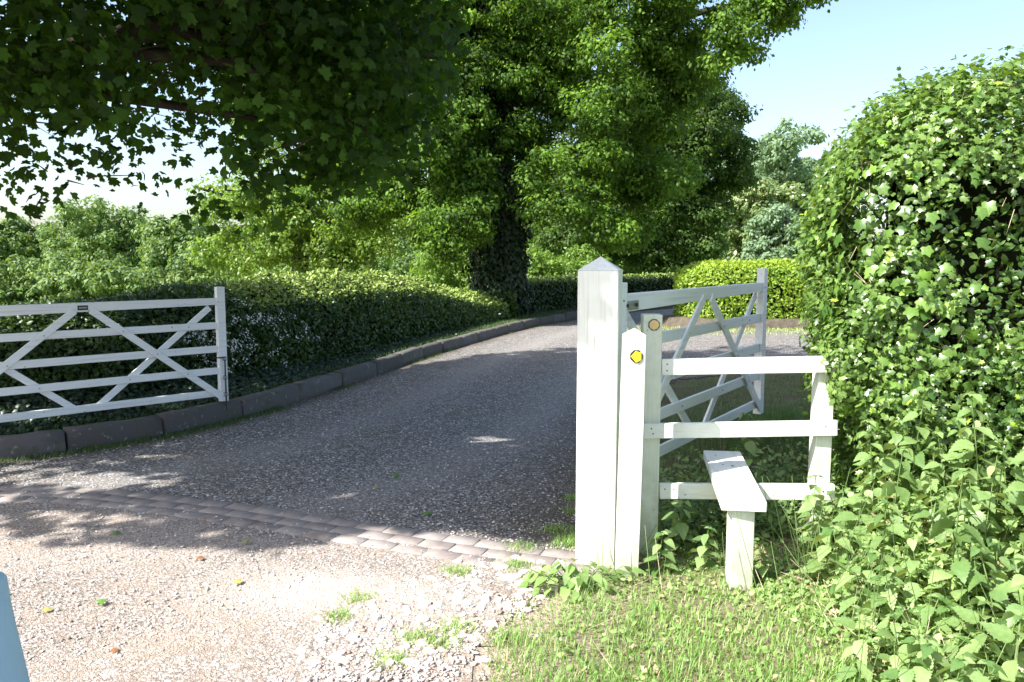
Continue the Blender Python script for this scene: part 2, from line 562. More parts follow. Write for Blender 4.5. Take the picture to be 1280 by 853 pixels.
def ground_mat():
    m, nt, out = new_mat('field_ground')
    n1 = noise(nt, 3.0, 8, 0.7); n2 = noise(nt, 0.15, 5, 0.6); n3 = noise(nt, 40, 4, 0.6)
    col = ramp(nt, n1, [(0.30, (0.13, 0.10, 0.065)), (0.5, (0.17, 0.15, 0.08)), (0.7, (0.17, 0.20, 0.07))])
    far = ramp(nt, n2, [(0.35, (0.17, 0.26, 0.06)), (0.65, (0.26, 0.34, 0.10))])
    at = nt.nodes.new('ShaderNodeAttribute'); at.attribute_name = 'lawn'
    col = mix(nt, at.outputs['Fac'], col, far)
    ab = nt.nodes.new('ShaderNodeAttribute'); ab.attribute_name = 'bare'
    bf = math_n(nt, 'MULTIPLY', ab.outputs['Fac'], ramp(nt, noise(nt, 5.0, 8, 0.7), [(0.35, 0.5), (0.6, 1.2)]), clamp=True)
    col = mix(nt, bf, col, (0.42, 0.34, 0.27))
    col = mix(nt, 1.0, col, ramp(nt, n3, [(0.3, 0.75), (0.7, 1.2)]), 'MULTIPLY')
    p = nt.nodes.new('ShaderNodeBsdfPrincipled')
    nt.links.new(col, p.inputs['Base Color'])
    p.inputs['Roughness'].default_value = 0.95
    p.inputs['Specular IOR Level'].default_value = 0.1
    b = nt.nodes.new('ShaderNodeBump'); b.inputs['Strength'].default_value = 0.8; b.inputs['Distance'].default_value = 0.05
    nt.links.new(n3, b.inputs['Height']); nt.links.new(b.outputs[0], p.inputs['Normal'])
    nt.links.new(p.outputs[0], out.inputs[0])
    return m


def grid_mesh(name, xs, ys, zfun, keep=None, extra=None):
    X, Y = np.meshgrid(xs, ys)
    nx, ny = len(xs), len(ys)
    V = np.stack([X.ravel(), Y.ravel(), zfun(X.ravel(), Y.ravel())], 1)
    i = np.arange(nx - 1)[None, :] + np.arange(ny - 1)[:, None] * nx
    F = np.stack([i, i + 1, i + 1 + nx, i + nx], -1).reshape(-1, 4)
    ex = {k: f(V[:, 0], V[:, 1]) for k, f in (extra or {}).items()}
    if keep is not None:
        ok = keep(V[:, 0], V[:, 1])
        F = F[ok[F].all(axis=1)]
        used = np.unique(F)
        remap = np.full(len(V), -1); remap[used] = np.arange(len(used))
        V = V[used]; F = remap[F]
        ex = {k: v[used] for k, v in ex.items()}
    return np_mesh(name, V, F, None, ex)


xs = np.concatenate([[-900, -400, -180, -90, -50, -30, -20], np.arange(-16, 16.01, 0.25), [20, 30, 50, 90, 180, 400, 900]])
ys = np.concatenate([[-200, -60, -20], np.arange(-10, 34.01, 0.25), [38, 45, 60, 90, 150, 300, 600, 1500]])
lawn = lambda x, y: np.clip(np.maximum((y - 24) / 4, (-x - 9) / 3), 0, 1)
link('ground', grid_mesh('ground', xs, ys, lambda x, y: hz(x, y) - 0.003, None, {'lawn': lawn, 'bare': lambda x, y: np.where((y < 4.6) & (y > -9), np.clip(1.1 - np.maximum(-right_dist(x, y), 0) / 0.6, 0.25, 1), 0.0) * (np.abs(x) < 15)}), ground_mat())['kind'] = 'structure'

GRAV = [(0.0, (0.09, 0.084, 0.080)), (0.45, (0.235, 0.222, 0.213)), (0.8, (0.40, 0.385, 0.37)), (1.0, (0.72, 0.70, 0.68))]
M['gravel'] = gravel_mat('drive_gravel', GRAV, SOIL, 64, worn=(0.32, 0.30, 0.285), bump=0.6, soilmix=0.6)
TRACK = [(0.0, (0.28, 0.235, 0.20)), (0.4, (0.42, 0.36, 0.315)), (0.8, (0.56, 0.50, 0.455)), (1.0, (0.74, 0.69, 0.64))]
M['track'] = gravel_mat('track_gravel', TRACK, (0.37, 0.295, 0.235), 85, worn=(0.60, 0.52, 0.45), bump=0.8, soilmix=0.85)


STRIPX = [-30, -8, -4.6, -3.4, -2.9, -1.9, -1.0, -0.1, 0.45, 2]
STRIPY = [6.0, 5.62, 5.6, 5.5, 5.44, 5.10, 4.72, 4.34, 4.14, 3.6]


def strip_y(x): return np.interp(x, STRIPX, STRIPY)


def bumpy(x, y):
    p = np.stack([x, y, 0 * x], 1)
    return 0.005 * nz(p, 1.3, 3) + 0.002 * nz(p, 6, 4)


def drive_edge(x, y):
    a = kerb_dist(x, y); b = right_dist(x, y)
    e = np.maximum(np.clip(1 - a / 0.45, 0, 1) * 0.9, np.clip(1 - b / 1.2, 0, 1))
    return np.clip(e, 0, 1)


def in_drive(x, y):
    p = np.stack([x, y, 0 * x], 1)
    j = 0.05 * nz(p, 7, 9) + .10 * nz(p, 2.4, 19)
    return (kerb_dist(x, y) > -0.02) & (right_dist(x, y) > j) & (y > strip_y(x) - 0.03)


def worn_drive(x, y):
    k = kerb_dist(x, y)
    w = np.exp(-((k - 1.25) / .33) ** 2) + np.exp(-((k - 2.9) / .36) ** 2)
    return np.clip(w, 0, 1) * .55


def worn_track(x, y):
    p = np.stack([x, y, 0 * x], 1)
    return np.clip(np.exp(-((x + .95 + (y - 3.9) * .2) / .55) ** 2 - ((y - 3.85) / .28) ** 2) * 1.3 + .3 * nz(p, 1.5, 12), 0, 1)


gx = np.concatenate([np.arange(-14, 4, 0.09), np.arange(4, 18, 0.3)])
gy = np.concatenate([np.arange(3.6, 12, 0.09), np.arange(12, 34, 0.25)])
drv = link('gravel_drive', grid_mesh('gravel_drive', gx, gy, lambda x, y: 0.004 + np.maximum(bumpy(x, y), -0.003) + hz(x, y) * np.clip(1 - right_dist(x, y) * 2, 0, 1),
                                     lambda x, y: in_drive(x, y) & ((y < 19) | (x < 3.2 + (y - 19) * .6)), {'edge': drive_edge, 'worn': worn_drive}), M['gravel'], smooth=True)
drv['kind'] = 'structure'


def track_edge(x, y):
    b = right_dist(x, y)
    return np.clip(1 - b / 0.55, 0, 1) * 0.9


tx = np.arange(-14, 2.0, 0.08); ty = np.concatenate([np.arange(-8, 2, 0.5), np.arange(2, 6.2, 0.08)])
trk = link('gravel_track', grid_mesh('gravel_track', tx, ty, lambda x, y: 0.003 + np.maximum(bumpy(x, y) * 1.6 * np.clip(right_dist(x, y) * 3, 0, 1), -0.003),
                                     lambda x, y: (y < strip_y(x) + 0.04) & (right_dist(x, y) > 0.05 * nz(np.stack([x, y, 0 * x], 1), 7, 9) + .10 * nz(np.stack([x, y, 0 * x], 1), 2.4, 19)) & (kerb_dist(x, y) > -0.02),
                                     {'edge': track_edge, 'worn': worn_track}), M['track'], smooth=True)
trk['kind'] = 'structure'

# brick strip across the mouth of the drive: rows of worn block pavers
def brick_strip():
    pts = [Vector((x, float(strip_y(x)), 0)) for x in np.linspace(-6.2, 0.42, 400)]
    L = [0.0]
    for a, b in zip(pts, pts[1:]): L.append(L[-1] + (b - a).length)
    def at(s):
        s = max(0, min(s, L[-1] - 1e-4))
        i = int(np.searchsorted(L, s) - 1); i = max(0, min(i, len(pts) - 2))
        d = (pts[i + 1] - pts[i]).normalized()
        return pts[i] + d * (s - L[i]), d
    V, F, T = [], [], []
    r = random.Random(3)
    for row in range(3):
        s = -0.1 * (row % 2)
        while s < L[-1]:
            ln = 0.205
            p, d = at(s + ln / 2)
            q = Vector((-d.y, d.x, 0))
            if s + ln > 0.02:
                w = 0.112
                c = p + q * (row - 0.9) * 0.122
                sk = r.uniform(-.012, .012)
                dz = 0.0065 + r.uniform(-.0015, .0015)
                dx = (d + q * sk).normalized(); qy = Vector((-dx.y, dx.x, 0))
                b = len(V); h = 0.011
                for (u, v, z) in ((-1, -1, -1), (1, -1, -1), (1, 1, -1), (-1, 1, -1), (-1, -1, 0), (1, -1, 0), (1, 1, 0), (-1, 1, 0), (-1, -1, 1), (1, -1, 1), (1, 1, 1), (-1, 1, 1)):
                    k = 1.0 if z < 1 else 0.985
                    kk = 1.0 if z < 1 else 0.97
                    V.append(c + dx * (u * (ln / 2 - .004) * k) + qy * (v * w / 2 * kk) + Vector((0, 0, dz + (-0.05, 0.0, 0.0025)[z + 1])))
                    T.append(r.random() if (u, v, z) == (-1, -1, -1) else T[-1])
                for f in ((0, 1, 5, 4), (1, 2, 6, 5), (2, 3, 7, 6), (3, 0, 4, 7), (4, 5, 9, 8), (5, 6, 10, 9), (6, 7, 11, 10), (7, 4, 8, 11), (8, 9, 10, 11)):
                    F.append([b + i for i in f])
            s += ln
    m, nt, out = new_mat('block_paving')
    at_ = nt.nodes.new('ShaderNodeAttribute'); at_.attribute_name = 'tint'
    col = ramp(nt, at_.outputs['Fac'], [(0, (0.17, 0.14, 0.132)), (0.5, (0.215, 0.18, 0.17)), (1, (0.26, 0.23, 0.22))])
    dirt = ramp(nt, noise(nt, 9, 8, 0.7), [(0.38, 0.05), (0.62, 0.85)])
    col = mix(nt, dirt, col, (0.33, 0.29, 0.26))
    p = nt.nodes.new('ShaderNodeBsdfPrincipled'); p.inputs['Roughness'].default_value = 0.85
    nt.links.new(col, p.inputs['Base Color'])
    b = nt.nodes.new('ShaderNodeBump'); b.inputs['Strength'].default_value = 0.5; b.inputs['Distance'].default_value = 0.004
    nt.links.new(noise(nt, 90, 4), b.inputs['Height']); nt.links.new(b.outputs[0], p.inputs['Normal'])
    nt.links.new(p.outputs[0], out.inputs[0])
    o = link('brick_paving', np_mesh('brick_paving', [tuple(v) for v in V], F, T), m)
    o['kind'] = 'structure'
brick_strip()


def kerb():
    """raised kerb of long worn concrete blocks along the left side of the drive"""
    V, F, T = [], [], []
    r = random.Random(5)
    P = [Vector(p) for p in KERB]
    L = [0.0]
    for a, b in zip(P, P[1:]): L.append(L[-1] + (b - a).length)
    def at(s):
        s = max(0, min(s, L[-1] - 1e-4))
        i = max(0, min(int(np.searchsorted(L, s) - 1), len(P) - 2))
        d = (P[i + 1] - P[i]).normalized()
        return P[i] + d * (s - L[i]), d
    s = 0.0
    while s < L[-1] - 0.3:
        ln = r.uniform(0.8, 1.15)
        t0 = r.random(); dz = r.uniform(-.012, .012); dl = r.uniform(-.014, .014)
        n = 6
        prof = [(0.012, -0.08), (0.0, 0.06), (-0.012, 0.165), (-0.028, 0.19), (-0.15, 0.195), (-0.17, 0.18), (-0.17, -0.08)]; tilt = r.uniform(-.012, .012)
        b0 = len(V)
        for k in range(n + 1):
            p, d = at(s + 0.012 + (ln - 0.024) * k / n)
            q = Vector((-d.y, d.x, 0))
            for (o, z) in prof:
                jit = r.uniform(-.005, .005)
                V.append(p + q * (-o + dl + jit + tilt * (k / n - .5)) + Vector((0, 0, z + dz + tilt * (k / n - .5) * 1.5 + r.uniform(-.006, .005))))
                T.append(t0)
        m_ = len(prof)
        for k in range(n):
            for j in range(m_):
                a = b0 + k * m_ + j; b = b0 + k * m_ + (j + 1) % m_
                F.append([a, b, b + m_, a + m_])
        F.append([b0, b0 + 6, b0 + 3, b0 + 2]); F.append([b0 + 6, b0 + 5, b0 + 4, b0 + 3]); F.append([b0, b0 + 2, b0 + 1, b0 + 1])
        F.pop()
        e = b0 + n * m_
        F.append([e, e + 2, e + 3, e + 6]); F.append([e + 6, e + 3, e + 4, e + 5])
        s += ln
    m, nt, out = new_mat('old_kerb_concrete')
    at_ = nt.nodes.new('ShaderNodeAttribute'); at_.attribute_name = 'tint'
    col = ramp(nt, at_.outputs['Fac'], [(0, (0.075, 0.068, 0.066)), (1, (0.13, 0.115, 0.115))])
    col = mix(nt, ramp(nt, noise(nt, 4, 8, 0.7), [(0.45, 0), (0.7, 0.8)]), col, (0.085, 0.075, 0.06))
    col = mix(nt, ramp(nt, noise(nt, 7, 8, 0.75), [(0.52, 0), (0.62, 0.8)]), col, (0.07, 0.085, 0.035))
    col = mix(nt, ramp(nt, noise(nt, 16, 6, 0.7), [(0.60, 0), (0.66, 0.55)]), col, (0.36, 0.34, 0.31))
    p = nt.nodes.new('ShaderNodeBsdfPrincipled'); p.inputs['Roughness'].default_value = 0.9
    nt.links.new(col, p.inputs['Base Color'])
    b = nt.nodes.new('ShaderNodeBump'); b.inputs['Strength'].default_value = 0.7; b.inputs['Distance'].default_value = 0.01
    nt.links.new(noise(nt, 30, 8, 0.7), b.inputs['Height']); nt.links.new(b.outputs[0], p.inputs['Normal'])
    nt.links.new(p.outputs[0], out.inputs[0])
    link('kerb', np_mesh('kerb', [tuple(v) for v in V], F, T), m)['kind'] = 'structure'
    # the raised verge behind it
    vv, ff = [], []
    K = KERB[::2]
    offs = [0.165, 0.4, 0.9, 1.6, 2.6, 4.0]
    hs = [0.165, 0.17, 0.17, 0.14, 0.05, -0.01]
    for i, p in enumerate(K):
        d = (K[min(i + 1, len(K) - 1)] - K[max(i - 1, 0)]).normalized()
        q = Vector((-d.y, d.x, 0))
        for o, h in zip(offs, hs):
            vv.append(tuple(p + q * o + Vector((0, 0, h + random.uniform(-.01, .01)))))
    for i in range(len(K) - 1):
        for j in range(len(offs) - 1):
            a = i * len(offs) + j
            ff.append([a, a + 1, a + 1 + len(offs), a + len(offs)][::-1])
    mv, nt, out = new_mat('verge_soil')
    col = ramp(nt, noise(nt, 12, 8, 0.7), [(0.35, (0.03, 0.028, 0.018)), (0.65, (0.05, 0.07, 0.025))])
    p = nt.nodes.new('ShaderNodeBsdfPrincipled'); p.inputs['Roughness'].default_value = 0.95; p.inputs['Specular IOR Level'].default_value = 0.1
    nt.links.new(col, p.inputs['Base Color']); nt.links.new(p.outputs[0], out.inputs[0])
    link('verge_ground', np_mesh('verge_ground', vv, ff), mv, smooth=True)['kind'] = 'structure'
kerb()
# ------------------------------------------------------------------ gates, posts and stile
def make_gate(label, group, loc, rz, scale, strap, latch, plate):
    t = thing('field_gate', label, 'gate', loc, rz, group)
    t.scale = (scale, scale, scale)
    L = 2.65
    p = M['gate_paint']
    beam('top_rail', (0.02, 0, 0.985), (L - 0.02, 0, 1.003), 0.10, 0.045, p, t, w1=0.072)
    for z in (0.750, 0.503, 0.272, 0.037):
        beam('rail', (0.02, 0, z), (L - 0.02, 0, z), 0.071, 0.022, p, t)
    beam('hanging_stile', (0.0, 0.0, -0.05), (0.0, 0.0, 1.10), 0.095, 0.065, p, t)
    beam('latching_stile', (L + 0.005, 0.0, -0.055), (L + 0.005, 0.0, 1.155), 0.085, 0.065, p, t)
    m = L / 2
    beam('brace', (m + 0.07, -0.022, 0.965), (L - 0.02, -0.022, -0.01), 0.066, 0.018, p, t)
    beam('brace', (m - 0.07, -0.022, 0.965), (0.06, -0.022, 0.02), 0.066, 0.018, p, t)
    beam('brace', (L - 0.10, 0.022, 0.94), (m + 0.09, 0.022, 0.03), 0.062, 0.018, p, t)
    beam('brace', (0.10, 0.022, 0.94), (m - 0.09, 0.022, 0.03), 0.062, 0.018, p, t)
    # bolts where braces cross rails (one mesh of small studs on the gate)
    bm = bmesh.new()
    for z in (0.750, 0.503, 0.272):
        f = (0.965 - z) / 0.97
        for x in (m + 0.07 + f * (L - 0.02 - m - 0.07), m - 0.07 - f * (m - 0.13)):
            cyl(bm, (x, -0.026, z), (x, -0.036, z), 0.008, 0.006, 8)
        f = (0.94 - z) / 0.91
        for x in (L - 0.10 - f * (L - 0.10 - m - 0.09), 0.10 + f * (m - 0.19)):
            cyl(bm, (x, -0.008, z), (x, -0.017, z), 0.008, 0.006, 8)
    for x in (L - 0.03, 0.0):
        cyl(bm, (x, -0.03, 1.0), (x, -0.038, 1.0), 0.008, 0.006, 8)
    tag(bm_obj('bolt_heads', bm, M['steel'], t), kind='stuff')
    if strap:
        bm = bmesh.new()
        add_box(bm, (-0.10, -0.030, 0.945), (0.205, -0.0235, 0.997), 0.003)
        s = bm_obj('hinge_strap', bm, M['steel'], t)
        for x in (0.045, 0.165):
            b = bmesh.new()
            cyl(b, (x, -0.031, 0.971), (x, -0.040, 0.971), 0.012, 0.010, 6)
            bm_obj('bolt', b, M['iron'], s)
        bm = bmesh.new()
        add_box(bm, (-0.10, -0.05, 0.08), (0.0, -0.035, 0.12), 0.003)
        bm_obj('hinge_strap', bm, M['steel'], t)
    if latch:
        x = L + 0.012
        bm = bmesh.new()
        cyl(bm, (x, -0.052, -0.16), (x, -0.052, 0.42), 0.008, seg=10)
        cyl(bm, (x, -0.052, 0.41), (x - 0.13, -0.058, 0.42), 0.007, seg=10)
        dr = bm_obj('drop_bolt', bm, M['iron'], t)
        for z in (0.02, 0.20, 0.40):
            b = bmesh.new()
            add_box(b, (x - 0.022, -0.046, z - 0.022), (x + 0.022, -0.034, z + 0.022), 0.003)
            add_box(b, (x - 0.014, -0.068, z - 0.010), (x + 0.014, -0.045, z + 0.010), 0.004)
            bm_obj('bracket', b, M['steel'], dr)
    if plate:
        bm = bmesh.new()
        add_box(bm, (m - 0.045, -0.030, 0.968), (m + 0.045, -0.0235, 1.012), 0.002)
        pl = bm_obj('maker_plate', bm, M['iron'], t)
        b = bmesh.new()
        add_box(b, (m - 0.034, -0.0315, 0.985), (m + 0.034, -0.0305, 0.996), 0)
        bm_obj('raised_line', b, M['steel'], pl)
    return t


GG = 'white five bar gates at the mouth of the drive'
make_gate('white five bar gate with crossed braces swung open in front of the dark clipped hedge', GG,
          (-4.795, 6.315, 0.265), math.atan2(0.697, 0.717), 0.965, False, True, True)
make_gate('white five bar gate standing open behind the stile, hinged on the big square post', GG,
          (0.585, 4.40, 0.426), math.atan2(0.831, 0.556), 1.0, True, False, False)


def big_post(label, loc, rz, w, hs, ha, group):
    t = thing('gate_post', label, 'post', loc, rz, group)
    bm = bmesh.new()
    h = w / 2; c = 0.006
    rings = []
    for z, k in ((-0.35, 0), (hs - 0.004, 0), (hs, 0.0)):
        pts = [(-h + c, -h), (h - c, -h), (h, -h + c), (h, h - c), (h - c, h), (-h + c, h), (-h, h - c), (-h, -h + c)]
        rings.append([bm.verts.new((x, y, z)) for x, y in pts])
    for a, b in zip(rings, rings[1:]):
        for k in range(8): bm.faces.new([a[k], a[(k + 1) % 8], b[(k + 1) % 8], b[k]])
    bm.faces.new(rings[0][::-1]); bm.faces.new(rings[-1])
    bm_obj('shaft', bm, M['post_paint'], t)
    bm = bmesh.new()
    q = h + 0.001
    vs = [bm.verts.new(v) for v in ((-q, -q, hs + .001), (q, -q, hs + .001), (q, q, hs + .001), (-q, q, hs + .001), (0, 0, ha))]
    bm.faces.new([vs[3], vs[2], vs[1], vs[0]])
    for k in range(4): bm.faces.new([vs[k], vs[(k + 1) % 4], vs[4]])
    bm_obj('pointed_cap', bm, M['post_paint'], t)
    return t


PG = 'square gate posts of the drive'
gp = big_post('tall square white gate post with a pointed top and a long split down its front', (0.472, 4.277, 0), math.radians(-13), 0.215, 1.594, 1.668, PG)
bm = bmesh.new()
pts = [(-0.012 + 0.0022 * math.sin(z * 9) + random.uniform(-.0008, .0008), -0.1083, z) for z in np.linspace(0.12, 1.28, 24)]
for a, b in zip(pts, pts[1:]):
    w = 0.0011
    v = [bm.verts.new(q) for q in ((a[0] - w, a[1], a[2]), (a[0] + w, a[1], a[2]), (b[0] + w, b[1], b[2]), (b[0] - w, b[1], b[2]),
                                   (a[0] - w, a[1] + .003, a[2]), (a[0] + w, a[1] + .003, a[2]), (b[0] + w, b[1] + .003, b[2]), (b[0] - w, b[1] + .003, b[2]))]
    for f in ((0, 1, 2, 3), (0, 3, 7, 4), (1, 5, 6, 2)): bm.faces.new([v[i] for i in f])
bm_obj('split', bm, simple_mat('split_shadow_wood', (0.16, 0.14, 0.11), 0.9), gp)
big_post('square white gate post holding the open gate beside the kerb', (-4.95, 6.33, 0), math.radians(40), 0.2, 1.55, 1.62, PG)


def disc_part(name, parent, c, r, seg, mat, th=0.004, rot=0.0):
    bm = bmesh.new()
    vs0 = []; vs1 = []
    for k in range(seg):
        a = rot + 2 * math.pi * k / seg
        vs0.append(bm.verts.new((c[0] + r * math.cos(a), c[1], c[2] + r * math.sin(a))))
        vs1.append(bm.verts.new((c[0] + r * math.cos(a), c[1] - th, c[2] + r * math.sin(a))))
    bm.faces.new(vs0); bm.faces.new(vs1[::-1])
    for k in range(seg): bm.faces.new([vs0[k], vs0[(k + 1) % seg], vs1[(k + 1) % seg], vs1[k]])
    bmesh.ops.recalc_face_normals(bm, faces=bm.faces[:])
    return bm_obj(name, bm, mat, parent)


# leaning waymark post
wm = thing('waymark_post', 'slim pointed white post with a yellow arrow disc, beside the big gate post', 'post', (0.604, 4.083, 0))
bm = bmesh.new()
lean = 0.023
ring = []
for z in (-0.3, 0.3, 0.8, 1.267):
    cx = lean * z / 1.267
    w = 0.0545
    ring.append([bm.verts.new((cx + a * w, b * 0.052, z)) for a, b in ((-1, -1), (1, -1), (1, 1), (-1, 1))])
for a, b in zip(ring, ring[1:]):
    for k in range(4): bm.faces.new([a[k], a[(k + 1) % 4], b[(k + 1) % 4], b[k]])
apx = bm.verts.new((lean, 0, 1.303))
for k in range(4): bm.faces.new([ring[-1][k], ring[-1][(k + 1) % 4], apx])
bm.faces.new(ring[0][::-1])
bmesh.ops.bevel(bm, geom=[e for e in bm.edges if abs(e.verts[0].co.z - e.verts[1].co.z) > .2], offset=0.004, segments=1, affect='EDGES')
bm_obj('shaft', bm, M['old_paint'], wm)
d = disc_part('waymark_disc', wm, (lean + 0.004, -0.0525, 1.163), 0.034, 8, M['black'], rot=math.pi / 8)
bm = bmesh.new()
ar = [(-0.030, 0.0), (-0.004, 0.029), (0.010, 0.023), (0.024, 0.020), (0.024, -0.018), (0.010, -0.026), (-0.004, -0.031)]
f0 = [bm.verts.new((lean + 0.004 + x, -0.0575, 1.163 + z)) for x, z in ar]
f1 = [bm.verts.new((lean + 0.004 + x, -0.0600, 1.163 + z)) for x, z in ar]
bm.faces.new(f0); bm.faces.new(f1[::-1])
for k in range(7): bm.faces.new([f0[k], f0[(k + 1) % 7], f1[(k + 1) % 7], f1[k]])
bmesh.ops.recalc_face_normals(bm, faces=bm.faces[:])
bm_obj('arrow', bm, M['yellow'], d)

# stile
st = thing('wooden_stile', 'white wooden stile of three rails with a plank step, beside the ivy hedge', 'stile', (1.2, 4.35, 0))
o = lambda x, y, z: (x - 1.2, y - 4.35, z)
beam('upright', o(0.765, 4.405, -0.3), o(0.770, 4.405, 1.352), 0.104, 0.10, M['old_paint'], st, normal=(0, 1, 0))
beam('upright', o(1.705, 4.355, -0.1), o(1.713, 4.355, 1.10), 0.088, 0.10, M['old_paint'], st, normal=(0, 1, 0))
beam('rail', o(0.824, 4.365, 1.063), o(1.765, 4.277, 1.092), 0.088, 0.030, M['rail_paint'], st, normal=(0.09, 1, 0))
beam('rail', o(0.722, 4.337, 0.712), o(1.765, 4.277, 0.742), 0.083, 0.030, M['rail_paint'], st, normal=(0.09, 1, 0))
beam('rail', o(0.824, 4.365, 0.366), o(1.765, 4.277, 0.385), 0.088, 0.030, M['rail_paint'], st, normal=(0.09, 1, 0))
b0 = Vector(o(1.137, 3.815, 0.448)); b1 = Vector(o(1.262, 4.72, 0.482))
x = (b1 - b0).normalized(); yv = Vector((0, 0, 1)).cross(x).normalized(); zv = x.cross(yv)
bm = bmesh.new()
add_box(bm, (0, -0.108, -0.026), ((b1 - b0).length, 0.108, 0.026), 0.004)
bmesh.ops.transform(bm, matrix=Matrix.Translation(b0) @ Matrix((x, yv, zv)).transposed().to_4x4(), verts=bm.verts[:])
step = bm_obj('step_board', bm, M['step_paint'], st)
bm = bmesh.new()
for u, v, r in ((0.62, 0.03, .006), (0.80, -0.07, .004), (0.68, 0.10, .005), (0.80, 0.05, .004), (0.10, 0.02, .003), (0.60, -0.02, .010)):
    q = b0 + x * u + yv * v + zv * 0.0262
    cyl(bm, q - zv * 0.003, q + zv * 0.0012, r, r * 0.8, 7)
bm_obj('nail_heads', bm, M['iron'], step)
step.children[0]['kind'] = 'stuff'
bm = bmesh.new()
for (x_, y_, z_) in ((0.85, 4.347, 1.08), (0.85, 4.347, 1.045), (0.765, 4.317, 0.728), (0.775, 4.317, 0.70), (0.85, 4.347, 0.38), (1.70, 4.266, 1.10), (1.715, 4.266, 1.07), (1.70, 4.266, 0.75), (1.72, 4.266, 0.73), (1.70, 4.266, 0.39)):
    cyl(bm, o(x_, y_ + .006, z_), o(x_, y_ - .0015, z_), .0045, .004, 7)
bm_obj('nail_heads', bm, M['iron'], st)['kind'] = 'stuff'
beam('step_post', o(1.146, 3.90, -0.3), o(1.146, 3.90, 0.421), 0.112, 0.10, M['old_paint'], st, normal=(0, 1, 0))
beam('bearer', o(1.205, 4.30, 0.428), o(1.225, 4.43, 0.436), 0.016, 0.10, M['old_paint'], st, normal=(1, 0, 0))
ud = disc_part('waymark_disc', st, o(0.775, 4.3535, 1.297), 0.033, 8, M['black'], rot=math.pi / 8)
disc_part('faded_arrow', ud, o(0.775, 4.3475, 1.297), 0.027, 14, M['tan'], 0.002)


# ------------------------------------------------------------------ the person at the photographer's left
def skin_figure(name, verts, edges, radii, mat, parent=None, sub=2, root=0):
    me = bpy.data.meshes.new(name)
    me.from_pydata([tuple(v) for v in verts], edges, [])
    ob = link(name, me, mat, parent, False)
    ob.modifiers.new('Skin', 'SKIN')
    if not me.skin_vertices:
        bpy.context.view_layer.objects.active = ob
    sk = me.skin_vertices[0].data if me.skin_vertices else None
    if sk is not None:
        for i, r in enumerate(radii):
            sk[i].radius = (r, r) if isinstance(r, (int, float)) else r
            sk[i].use_root = (i == root)
    ob.modifiers['Skin'].use_smooth_shade = True
    s = ob.modifiers.new('Sub', 'SUBSURF'); s.levels = sub; s.render_levels = sub
    dg = bpy.context.evaluated_depsgraph_get()
    me2 = bpy.data.meshes.new_from_object(ob.evaluated_get(dg))
    ob.modifiers.clear()
    ob.data = me2
    if not len(me2.materials): me2.materials.append(mat)
    me2.polygons.foreach_set('use_smooth', np.ones(len(me2.polygons), dtype=bool))
    return ob


